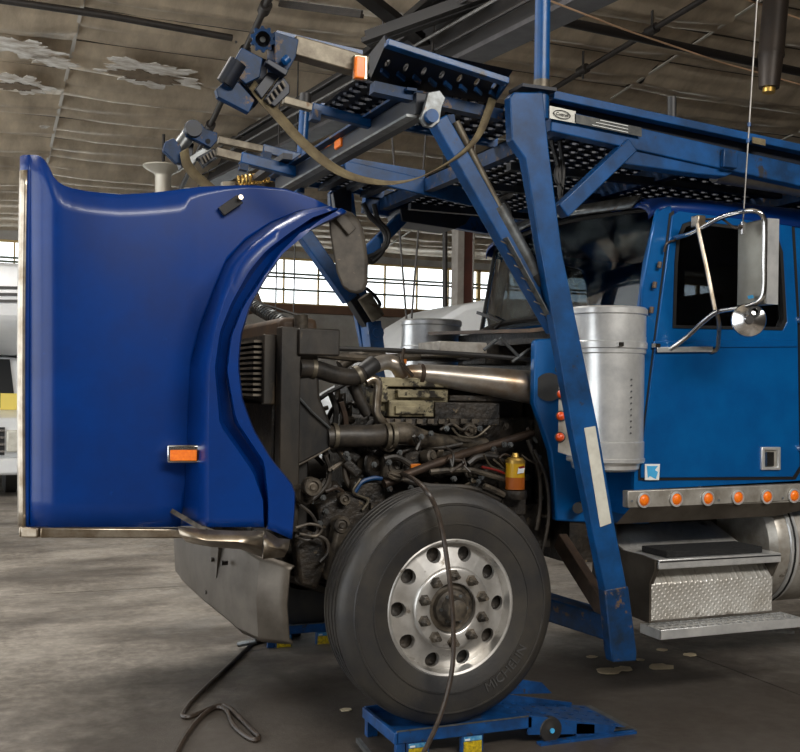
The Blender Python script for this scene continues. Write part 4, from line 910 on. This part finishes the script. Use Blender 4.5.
# leaning post with foot, reflector, brace to the frame
def post(f, sfx):
    dv = f(V((0,.06,0)))-f(V((0,0,0)))
    o_ = [(510,97),(514,92),(543,92),(549,150),(562,250),(598,426),(615,526),(628,592),(606,596),(592,526),(572,426),(541,250),(525,158),(512,140)]
    po = MB().prism([f(P(x,y,Y=YR-.05)) for x, y in o_], dv).build('post', 'rack_blue', rack, bev=.006)
    MB().prism([f(P(x,y,Y=YR-.052)) for x, y in ((605,590),(628.5,586),(637,652),(636.5,661),(613,662.5),(611,652))], dv*1.05).build('foot', 'rack_blue_worn', po, bev=.006)
    MB().bar(f(P(618,628,Y=YR+.04)), f(V((2.78,5.08,.52))), .12, .12).build('foot_beam', 'rack_blue_worn', po, bev=.008)
    MB().bar(f(P(606,612,Y=YR+.08)), f(P(560,540,Y=YR+.5)), .05, .09).build('foot_brace', 'rust_rod', po, bev=.004)
    return po
po = post(lambda p: p, ''); post(mir, '')
MB().prism([P(584,428,Y=YR-.052), P(595,426,Y=YR-.052), P(611,523,Y=YR-.052), P(600,527,Y=YR-.052)], (0,-.003,0)).build('reflector', 'reflector_white', po, label='white reflective strip')
cpz = P(531,92,Y=YR)
MB().box((cpz.x-.08,YR-.065,cpz.z),(cpz.x+.10,YR+.07,cpz.z+.015)).build('post_cap', 'rack_dark', po)
MB().cyl(cpz+V((.055,0,-.12)), cpz+V((.055,0,.95)), .036, n=16).build('stake_pole', 'rack_blue', po, label='upright blue pole')
MB().cyl(cpz+V((.055,0,.0)), cpz+V((.055,0,.06)), .038, n=16).build('pole_rust', 'steel_tan', po)
MB().cyl(V((2.03,6.78,2.95)), V((2.06,6.78,3.55)), .034, n=14).build('stake_pole', 'rack_blue', rack)
MB().cyl(V((2.06,6.78,3.55)), V((2.063,6.78,3.62)), .04, n=14).build('pole_tip', 'rubber', rack)
# side beam over the cab
def beam(f):
    b = MB().bar(f(P(551,96,Y=YR)), f(P(900,171,Y=YR)), .06, .04).build('top_rail', 'rack_blue', rack, bev=.004)
    MB().bar(f(P(548,106,Y=YR+.05)), f(P(900,184,Y=YR+.05)), .02, .08).build('rail_web', 'rack_dark', rack)
    MB().bar(f(P(548,121,Y=YR+.02)), f(P(900,200,Y=YR+.02)), .07, .11).build('side_beam', 'rack_blue', rack, bev=.006)
    return b
tr_ = beam(lambda p: p); beam(mir)
q = [(625,147),(720,167),(735,172),(726,176.5),(698,174),(618,163)]
MB().prism([P(x,y,Y=YR+.0) for x, y in q], (0,.08,0)).build('beam_gusset', 'rack_blue', rack, bev=.006)
MB().bar(P(722,158,Y=YR-.03), P(736,160,Y=YR-.03), .03, .09).build('beam_splice', 'rack_blue', rack, bev=.004)
MB().tube([P(715,172,Y=YR+.15), P(860,196,Y=YR+.15)], .055, 16).build('cross_pipe', 'pipe_grey', rack)
MB().bar(P(629,146,Y=YR), P(560,212,Y=YR), .07, .075).build('diagonal_brace', 'rack_blue', rack, bev=.006)
lbp = MB().prism([P(x,y,Y=YR-.03) for x, y in ((574,114),(641,128),(641,137),(574,123))], (0,-.006,0)).build('name_plate', 'plate_dark', rack)
lgp = MB().prism([P(x,y,Y=YR-.03) for x, y in ((549,106),(575,111.5),(575,123.5),(549,118.5))], (0,-.006,0)).build('logo_plate', 'plate_silver', rack)
c = P(562,114.5,Y=YR-.04); ux = (P(575,117.2,Y=YR-.04)-P(549,111.8,Y=YR-.04)).normalized(); uy = V((0,0,1))
el = []
for r1, r2 in ((.046,.02),(.042,.017)): el.append([c+ux*r1*math.cos(2*math.pi*k/24)+uy*r2*math.sin(2*math.pi*k/24) for k in range(24)])
MB().ring(el[0], el[1], (0,-.002,0)).build('logo_ring', 'gasket', lgp)
text_mb('Cottrell', .021, .001, .25, c, ux, uy).build('logo_lettering', 'gasket', lgp, sharp=0)
for k in range(3):
    a = P(588,117.5+k*3.2,Y=YR-.039); MB().bar(a.lerp(P(628,126+k*3.2,Y=YR-.039), .3-.1*k), P(628,126+k*3.2,Y=YR-.039), .002, .0025).build('plate_line', 'white_print', lbp)
MB().prism([P(x,y,Y=YR-.034) for x, y in ((752,137),(765,139.5),(765,146),(752,143))], (0,-.004,0)).build('sticker', 'strap_khaki', rack)
MB().cyl(P(672,118,Y=YR+.05), P(672,97,Y=YR+.05), .022, n=12).build('stake_pin', 'rubber', rack)
# decks: pressed plates with real holes
def zd(x): return 2.99 - .065*(x-2.4)
def deck(x0, x1, y0, y1, dz=0, nm='deck_plate', mt='rack_dark'):
    return MB().perf((x0,y0,zd(x0)+dz), (x1-x0,0,zd(x1)-zd(x0)), (0,y1-y0,0), int((x1-x0)/.085), int((y1-y0)/.075), .33, .012, .8).build(nm, mt, rack, sharp=0)
deck(2.62,5.6,4.34,6.76); deck(1.62,2.6,4.46,5.05,.02); deck(1.82,2.6,6.05,6.72,.02)
for y in (4.86, 5.4, 6.2): MB().box((2.6,y,zd(4.4)-.06),(5.6,y+.05,zd(4.4)-.02)).build('deck_stringer', 'rack_dark', rack)
for x in (2.6, 3.5, 4.4, 5.3): MB().box((x,4.34,zd(x)-.1),(x+.06,6.76,zd(x)-.02)).build('cross_member', 'rack_blue_worn', rack)
for y, x0 in ((5.06,1.62),(6.04,1.82),(6.74,1.82)): MB().bar((x0,y,zd(x0)+.01), (2.62,y,zd(2.6)+.01), .02, .06).build('deck_edge', 'rack_blue', rack)
for k in range(6):
    x = 1.7+.15*k
    MB().box((x,6.03,zd(x)-.035),(x+.06,6.75,zd(x)-.0)).build('deck_rib', 'rack_dark', rack)
# wheel trough at the front of the near track
t0, t1, t2, t3 = P(386,43,Y=4.22), P(507,82,Y=4.22), P(492,104,Y=4.46), P(370,80,Y=4.46)
tg = MB().perf(t3, t2-t3, t0-t3, 7, 1, .12, .01, 1.0).build('wheel_trough', 'rack_dark', rack, sharp=0)
MB().bar(t0, t1, .05, .03).build('trough_lip', 'rack_blue', tg, bev=.004)
for i, x in enumerate((399,411,421,433,444,455,466)):
    pass
MB().prism([t1, t2, t2+V((0,.02,.1)), t1+V((0,.02,.03))], (.012,0,0)).build('trough_end', 'rack_blue', tg)
MB().prism([t0, t3, t3+V((0,.02,.12)), t0+V((0,.02,.04))], (.012,0,0)).build('trough_end', 'rack_dark', tg)
for k in range(8):
    f = (k+.35)/8; MB().bar(t3.lerp(t2,f)+(t0-t3)*.32+V((0,-.012,0)), t3.lerp(t2,f+.07)+(t0-t3)*.2+V((0,-.012,0)), .012, .03).build('trough_rib', 'rack_blue_worn', tg)
MB().bar(P(372,88,Y=4.42), P(500,116,Y=4.42), .06, .05).build('trough_beam', 'rack_blue_worn', tg)
# telescoping arms
def arm(x0,y0,x1,y1,x2,y2,Y,hpx,nm='support_arm'):
    a, b, c = P(x0,y0,Y=Y), P(x1,y1,Y=Y), P(x2,y2,Y=Y); k = (b-CAM).dot(FW)/F
    o = MB().bar(b, c, hpx*k, hpx*k).build(nm, 'rack_blue', rack, bev=.006)
    MB().bar(a, b.lerp(c,.1), hpx*k*.78, hpx*k*.78).build('inner_tube', 'steel_tan', o, bev=.004)
    MB().bar(b+V((0,0,-hpx*k*.7)), b+(c-b)*.12+V((0,0,-hpx*k*.7)), .06, .05).build('lock_block', 'rack_blue_worn', o); return o
o1 = arm(283,100,311,108,378,126,4.93,10); arm(218,140,262,149,330,166,6.55,9); arm(216,152,240,158,302,174,6.15,11)
oa = MB().bar(P(292,47,Y=YR), P(366,68,Y=YR), .075, .085).build('front_tube', 'steel_tan', rack, bev=.006)
MB().bar(P(276,33,Y=YR), P(362,53,Y=YR), .02, .018).build('side_rod', 'rack_blue', oa)
lm = MB().bar(P(360,56,Y=YR-.05), P(360,80,Y=YR-.05), .06, .03, (0,1,0)).build('marker_light', 'chrome_dirty', rack, bev=.004)
MB().bar(P(360,57,Y=YR-.085), P(359,79,Y=YR-.085), .045, .03, (0,1,0)).build('lens', 'amber', lm, bev=.006, label='amber lens')
# front cross channel with three amber lamps
a, b = P(424,104,Y=4.36), P(281,187,Y=6.55)
cc = MB().bar(a, b, .08, .10).build('cross_channel', 'rack_dark', rack, bev=.004)
MB().bar(a+V((-.06,0,.06)), b+V((-.06,0,.06)), .05, .012).build('channel_flange', 'rack_blue_worn', cc)
MB().bar(a+V((-.06,0,-.06)), b+V((-.06,0,-.06)), .05, .012).build('channel_flange', 'steel_worn', cc)
for x, y in ((319,158),(331,151),(342,144)):
    q = P(x, y, Y=5.8-.02*(x-320)); MB().box((q.x-.03,q.y-.05,q.z-.025),(q.x+.01,q.y+.05,q.z+.025)).build('marker_light', 'amber', cc, bev=.008, label='amber lens')
# hydraulic arm near: clevis, arm, grey scale plate, ram
def hyd(f):
    b = MB().bar(f(P(437,120,Y=4.34)), f(P(556,330,Y=4.34)), .075, .082, (0,1,0)).build('lift_arm', 'rack_blue', rack, bev=.006)
    MB().bar(f(P(504,238,Y=4.29)), f(P(550,322,Y=4.29)), .004, .07, (0,1,0)).build('scale_plate', 'steel_worn', b)
    for k in range(7):
        q0 = P(504,238,Y=4.285).lerp(P(550,322,Y=4.285), (k+.5)/7); MB().bar(f(q0+V((-.035,0,.012))), f(q0+V((.035,0,-.012))), .005, .005).build('scale_notch', 'grease_grey', b)
    MB().prism([f(P(x,y,Y=4.28)) for x, y in ((428,92),(440,90),(446,98),(442,108),(440,122),(432,128),(424,126),(420,118),(424,108))], f(V((0,.02,0)))-f(V((0,0,0)))).build('clevis', 'steel_worn', b, bev=.004)
    c_ = f(P(430,117,Y=4.28)); MB().cyl(c_, c_+(f(V((0,-.03,0)))-f(V((0,0,0)))), .03, n=18).build('pin', 'rack_blue', b)
    r_ = MB().cyl(f(P(497,207,Y=4.33)), f(P(536,278,Y=4.33)), .040, n=20).build('ram', 'steel_worn', rack, label='grey hydraulic ram')
    MB().cyl(f(P(455,122,Y=4.33)), f(P(500,212,Y=4.33)), .022, n=16).build('ram_rod', 'steel_tan', r_)
    MB().cyl(f(P(534,274,Y=4.33)), f(P(540,284,Y=4.33)), .044, n=20).build('ram_gland', 'rubber', r_)
    MB().cyl(f(P(536,278,Y=4.33)), f(P(560,322,Y=4.33)), .030, n=16).build('ram_tail', 'steel_worn', r_)
    MB().bar(f(P(447,116,Y=4.4)), f(P(452,140,Y=4.4)), .05, .05).build('ram_lug', 'rack_blue_worn', r_)
    return b
hyd(lambda p: p)
# far lift arm: drawn up under the far track
MB().bar(P(303,233,Y=6.72), P(350,300,Y=6.72), .09, .1, (0,1,0)).build('lift_arm', 'rack_blue', rack, bev=.006)
fa = MB().bar(P(346,288,Y=6.74), P(372,330,Y=6.74), .08, .11, (0,1,0)).build('lift_arm', 'rack_dark', rack, bev=.006)
for k in range(5):
    q0 = P(352+3.6*k,297+6*k,Y=6.69); MB().cyl(q0, q0+V((0,-.006,0)), .014, n=10).build('arm_hole', 'gasket', fa)
MB().bar(P(370,322,Y=6.74), P(374,352,Y=6.74), .1, .17, (0,1,0)).build('arm_socket', 'rack_blue', fa, bev=.006)
q0 = P(375,333,Y=6.68); MB().lathe([(0,-.04),(.03,-.04),(.032,-.03),(.055,-.028),(.058,0)], q0, (0,1,0), 16).build('arm_pin', 'rack_blue', fa)
MB().cyl(P(364,296,Y=6.6), P(378,318,Y=6.6), .05, n=14).build('ram', 'steel_tan', rack)
MB().tube(smooth_path([P(366,288,Y=6.6),P(374,295,Y=6.6),P(380,304,Y=6.6),P(377,308,Y=6.6)]), .012, 6).build('ram_pipe', 'rack_dark', rack)
MB().bar(P(366,254,Y=6.6), P(408,212,Y=6.6), .07, .08).build('far_brace', 'rack_blue', rack, bev=.006)
MB().prism([P(x,y,Y=6.6) for x, y in ((333,192),(346,186),(352,192),(352,212),(336,214))], (0,.06,0)).build('far_bracket', 'rack_dark', rack, bev=.006)
MB().prism([P(x,y,Y=6.55) for x, y in ((400,208),(440,206),(474,212),(466,224),(455,229),(402,221))], (0,.25,0)).build('far_gusset', 'rack_dark', rack, bev=.006)
MB().prism([P(x,y,Y=6.0) for x, y in ((345,160),(476,190),(480,205),(472,206),(345,176))], (0,.03,0)).build('far_edge', 'rack_blue', rack, bev=.006)
for pts in ([(363,203),(370,216),(382,228),(386,240),(380,252),(366,258)], [(374,204),(378,220),(388,232),(386,246),(376,254)], [(366,256),(372,262),(382,252),(384,244)]):
    MB().tube(smooth_path([P(x,y,Y=6.5) for x, y in pts]), .018, 7).build('hydraulic_hose', 'rubber', rack)
for pts in ([(556,112),(552,140),(558,165),(560,196)], [(561,114),(560,140),(563,170),(560,200)], [(512,195),(500,200),(508,208),(512,230),(522,262)], [(560,160),(556,176),(562,190)]):
    MB().tube(smooth_path([P(x,y,Y=4.5) for x, y in pts]), .012, 7).build('hydraulic_hose', 'rubber', rack)
MB().tube(smooth_path([P(x,y,Y=4.5) for x, y in ((438,100),(445,95),(455,99),(462,97))]), .008, 6).build('safety_chain', 'steel_worn', rack)
# bits under the far track seen over the hood
MB().bar(P(222,186,Y=6.9), P(322,184,Y=6.9), .06, .05).build('far_bar', 'steel_tan', rack)
sp = []; a, b = P(238,181,Y=6.8), P(276,176,Y=6.8); d_, s_, u_ = frame(b-a)
for k in range(161): t = k/160; sp.append(a.lerp(b, t) + (s_*math.cos(2*math.pi*10*t)+u_*math.sin(2*math.pi*10*t))*.03)
MB().tube(sp, .008, 5).build('return_spring', 'brass', rack)
# winch heads at the arm ends
def poly(name, pts, Y, th, mt, par, bev=.004): return MB().prism([P(x,y,Y=Y) for x, y in pts], (0,th,0)).build(name, mt, par, bev=bev)
sl = poly('winch_sleeve', [(274,31),(299,39),(296,57),(288,71),(275,65)], 4.22, .12, 'rack_blue_worn', rack)
poly('winch_plate', [(242,47),(263,58),(260,77),(246,84),(233,73),(232,64)], 4.24, .03, 'rack_blue_worn', sl)
poly('winch_plate', [(246,50),(268,60),(266,82),(250,90),(240,78)], 4.34, .08, 'rack_dark', sl)
poly('winch_cheek', [(226,80),(239,82),(255,100),(249,113),(218,97),(216,89)], 4.26, .04, 'rack_blue_worn', sl)
poly('winch_cheek', [(229,78),(246,84),(262,98),(254,108),(224,92)], 4.36, .06, 'rack_dark', sl)
poly('winch_guard', [(268,72),(281,74),(262,99),(255,89)], 4.26, .03, 'rack_dark', sl)
sg = poly('slotted_plate', [(282,74),(290,85),(290,93),(275,107),(264,99)], 4.25, .03, 'rack_dark', sl)
for k in range(5):
    q0, q1 = P(267+3.7*k,98-4.2*k,Y=4.235), P(270.5+3.7*k,104-4.2*k,Y=4.235); MB().bar(q0, q1, .012, .009).build('plate_fin', 'grease_grey', sg)
poly('winch_wedge', [(268,58),(289,70),(286,76),(266,63)], 4.2, .05, 'rack_dark', sl)
MB().cyl(P(238,62,Y=4.24), P(225,84,Y=4.26), .038, n=16).build('winch_roller', 'rack_dark', sl)
q = P(263,39,Y=4.2); dd, s1, u1 = frame(V((.22,.97,.28)))
gv = []
for k in range(40):
    r = .052 if (k//2) % 2 else .042; gv.append(q + (s1*math.cos(2*math.pi*k/40)+u1*math.sin(2*math.pi*k/40))*r)
inn = [q + (s1*math.cos(2*math.pi*k/40)+u1*math.sin(2*math.pi*k/40))*.031 for k in range(40)]
gw = MB().ring(gv, inn, dd*.1).build('ratchet_wheel', 'rack_blue_worn', sl, sharp=30)
MB().cyl(q+dd*.05, q+dd*.15, .030, n=16).build('ratchet_shaft', 'rack_dark', gw)
MB().cyl(q+dd*.03, q+dd*.06, .012, n=10).build('ratchet_bolt', 'steel_worn', gw)
MB().cyl(P(284,62,Y=4.19), P(288,58,Y=4.19), .018, n=10).build('pawl', 'rack_blue', sl)
lk = poly('winch_link', [(184,130),(188,123),(195,121.5),(202,124),(206,129),(217.5,132.6),(217.5,140.5),(211,148),(198,141),(186,136)], 6.3, .05, 'rack_blue_worn', rack)
MB().lathe([(0,-.03),(.05,-.03),(.055,0)], P(193,129,Y=6.3), (0,1,0), 16).build('link_bolt', 'rack_dark', lk)
MB().cyl(P(208,141,Y=6.3), P(208,141,Y=6.29), .015, n=10).build('link_hole', 'gasket', lk)
MB().tube([P(192,130,Y=6.36), P(176,152,Y=6.36)], .045, 12).build('winch_shaft', 'steel_worn', lk)
poly('winch_cheek', [(163,150),(166,141),(174,138),(181,146),(182,164),(176,163)], 6.3, .05, 'rack_blue_worn', lk)
poly('winch_cheek', [(172,142),(184,136),(194,144),(192,160),(182,168)], 6.4, .1, 'rack_dark', lk)
poly('winch_guard', [(184,160),(206,146),(212,149),(188,168)], 6.34, .03, 'steel_worn', lk)
sg = poly('slotted_plate', [(197,157),(214,148),(217.5,157),(204,168)], 6.3, .04, 'rack_dark', lk)
for k in range(5): MB().bar(P(200+3.2*k,158-1.9*k,Y=6.29), P(203+3*k,164-2*k,Y=6.29), .015, .01).build('plate_fin', 'grease_grey', sg)
# tie-down straps
def ribbon(pts, wd, side):
    ps = smooth_path(pts, 8); rows = []
    for i, p in enumerate(ps):
        s = V(side[0]).lerp(V(side[1]), i/(len(ps)-1)).normalized()*wd/2; rows.append([p-s, p+s])
    return MB().grid(rows)
s1 = ribbon([P(252,84,Y=4.30),P(262,98,Y=4.28),P(280,118,Y=4.26),P(300,140,Y=4.25),P(325,162,Y=4.24),P(350,176,Y=4.24),P(385,183,Y=4.26),P(415,179,Y=4.26),P(445,165,Y=4.26),P(468,148,Y=4.28),P(480,132,Y=4.32),P(488,112,Y=4.36),P(493,98,Y=4.4)], .055, ((.5,.35,.7),(.9,.3,.1))).build('tie_down_strap', 'strap_khaki', None, solid=.004)
tag(s1, 'long khaki webbing strap sagging between winch head and wheel trough', 'strap')
s2 = ribbon([P(184,150,Y=6.28),P(187,164,Y=6.26),P(196,176,Y=6.26),P(208,186,Y=6.26),P(222,198,Y=6.3)], .07, ((.7,.3,.5),(.7,.3,.6))).build('tie_down_strap', 'strap_khaki', None, solid=.004)
tag(s2, 'short khaki webbing strap dropping from the far winch head behind the hood', 'strap')
# ------------------------------------------------------------------ ramps
def ramp(yn, yf, label, s=1):
    r = thing('wheel_ramp', label, 'ramp', (2.3, (yn+yf)/2, 0), 'steel wheel ramps under the front wheels')
    xa, xb, xt = 1.76, 2.42, 3.02; zd_, y0, y1 = .100, min(yn,yf), max(yn,yf)
    MB().box((xa,y0+.015,zd_-.012),(xb,y1-.015,zd_)).build('deck', 'ramp_blue', r)
    for y in (y0, y1-.015): MB().box((xa,y,zd_-.02),(xb+.02,y+.015,zd_+.035)).build('side_rail', 'ramp_blue', r, bev=.003)
    MB().bar((xa,y0,zd_+.037), (xb,y0,zd_+.037), .006, .006).build('rail_edge', 'steel_worn', r)
    MB().box((xa-.01,y0,zd_-.02),(xa+.01,y1,zd_+.03)).build('end_rail', 'ramp_blue', r, bev=.003)
    pl = MB().perf((xb,y0+.02,zd_), (xt-xb-.05,0,-zd_+.02), (0,y1-y0-.04,0), 7, 5, .24, .01, .8).build('incline_plate', 'ramp_blue', r, sharp=0)
    for y in (y0, y1-.015):
        MB().prism([(xb,y,zd_+.04),(xt-.12,y,.04),(xt-.14,y,.0),(xt-.2,y,.012),(xb,y,zd_-.05)], (0,.015,0)).build('incline_rail', 'ramp_blue', r)
    MB().prism([(xb-.05,y1-.012,zd_+.03),(xb-.02,y1-.012,zd_+.13),(xb+.3,y1-.012,zd_+.06),(xb+.36,y1-.012,zd_-.0)], (0,.012,0)).build('wheel_guide', 'ramp_blue', r)
    MB().prism([(xt-.16,y0,.0),(xt,y0,.0),(xt,y1,.0),(xt-.16,y1,.0)], (0,0,.012)).build('toe_plate', 'steel_worn', r)
    MB().box((xt-.55,y0-.03,0),(xt-.02,y0+.01,.012)).build('base_strip', 'ramp_blue', r)
    for x, wd in ((xa,.045),(xa+.05,.11),(xa+.32,.11)):
        lg = MB().box((x,y0+.005,0),(x+wd,y0+.03,zd_-.02)).build('leg', 'ramp_blue', r, bev=.003)
        if wd > .06:
            MB().box((x+.01,y0+.001,.055),(x+wd-.01,y0+.005,zd_-.026)).build('label', 'sticker_teal', lg)
            MB().box((x+.015,y0-.001,zd_-.042),(x+.04,y0+.001,zd_-.034)).build('label_print', 'white_print', lg)
            MB().box((x+.01,y0+.001,.0),(x+wd-.01,y0+.005,.052)).build('label', 'sticker_yellow', lg)
    for x in (xa, xa+.55): MB().box((x,y1-.05,0),(x+.05,y1-.01,zd_-.02)).build('leg', 'ramp_blue', r)
    q = V((xb+.12,y0-.005,.06)); wh = MB().lathe([(0,-.004),(.02,-.004),(.03,0),(.055,0),(.06,.006),(.06,.03),(.05,.035),(0,.035)], q, (0,1,0), 24).build('castor_wheel', 'rubber', r)
    MB().cyl(q, q+V((0,-.012,0)), .012, n=8).build('axle_nut', 'sticker_blue', wh)
    MB().prism([(xb+.26,y0,.012),(xb+.26,y0,.075),(xb+.36,y0,.06),(xb+.36,y0,.012)], (0,.03,0)).build('bracket', 'ramp_blue', r)
    return r
ramp(4.27, 4.68, 'blue steel ramp with castor carrying the truck wheel facing the open bay')
ramp(6.42, 6.83, 'blue steel ramp in shadow under the far front wheel')
MB_j = MB().bar(P(358,740,Z=.03), P(372,758,Z=.03), .02, .02).build('pry_bar', 'steel_worn'); tag(MB_j, 'short grey steel bar on the floor beside the ramp', 'bar')
# ------------------------------------------------------------------ hoses and floor bits
ah = smooth_path([P(402,474,Y=4.86),P(412,478,Y=4.55),P(425,489,Y=4.31),P(436,508,Y=4.28),P(443,535,Y=4.27),P(449,575,Y=4.24),P(453,620,Y=4.23),P(453,660,Y=4.22),P(448,690,Y=4.21),P(438,722,Y=4.19),P(424,752,Y=4.15),P(414,768,Z=.02)], 6)
tag(MB().tube(ah, .011, 8).build('air_hose', 'cable_brown'), 'brown air hose hanging from the engine over the front tyre', 'hose')
fh = smooth_path([P(x,y,Z=.012) for x, y in ((300,634),(270,640),(253,644),(240,655),(222,672),(203,690),(187,707),(183,716),(192,716),(212,708),(226,706),(240,718),(254,732),(259,737),(254,740),(243,734),(233,724),(226,710),(214,708),(200,718),(186,736),(174,758))], 5)
fho = tag(MB().tube(fh, .012, 8).build('floor_hose', 'cable_brown'), 'looped dark hose with metal fitting lying on the floor by the bumper', 'hose')
a = P(247,645,Z=.03); MB().cyl(a+V((-.05,.03,0)), a+V((.05,-.03,.03)), .018, n=10).build('fitting', 'steel_worn', fho)
for i, (x, y, r) in enumerate(((609,671,14),(624,669,11),(661,667,14),(592,657,6),(640,660,5),(690,655,8),(662,650,6),(346,710,7))):
    q = P(x, y, Z=.002); rd = random.Random(i); s = r/F*(q-CAM).dot(FW)
    pts = [q+V((s*math.cos(2*math.pi*k/14)*rd.uniform(.7,1.1), s*.9*math.sin(2*math.pi*k/14)*rd.uniform(.7,1.1), 0)) for k in range(14)]
    tag(MB().prism(pts, (0,0,.004)).build('dried_flake', 'flake', sharp=0), 'pale dried flake lying on the oily floor near the rack post foot' if i < 7 else 'pale dried flake on the floor between front tyre and bumper', 'debris', 'flakes on the workshop floor')
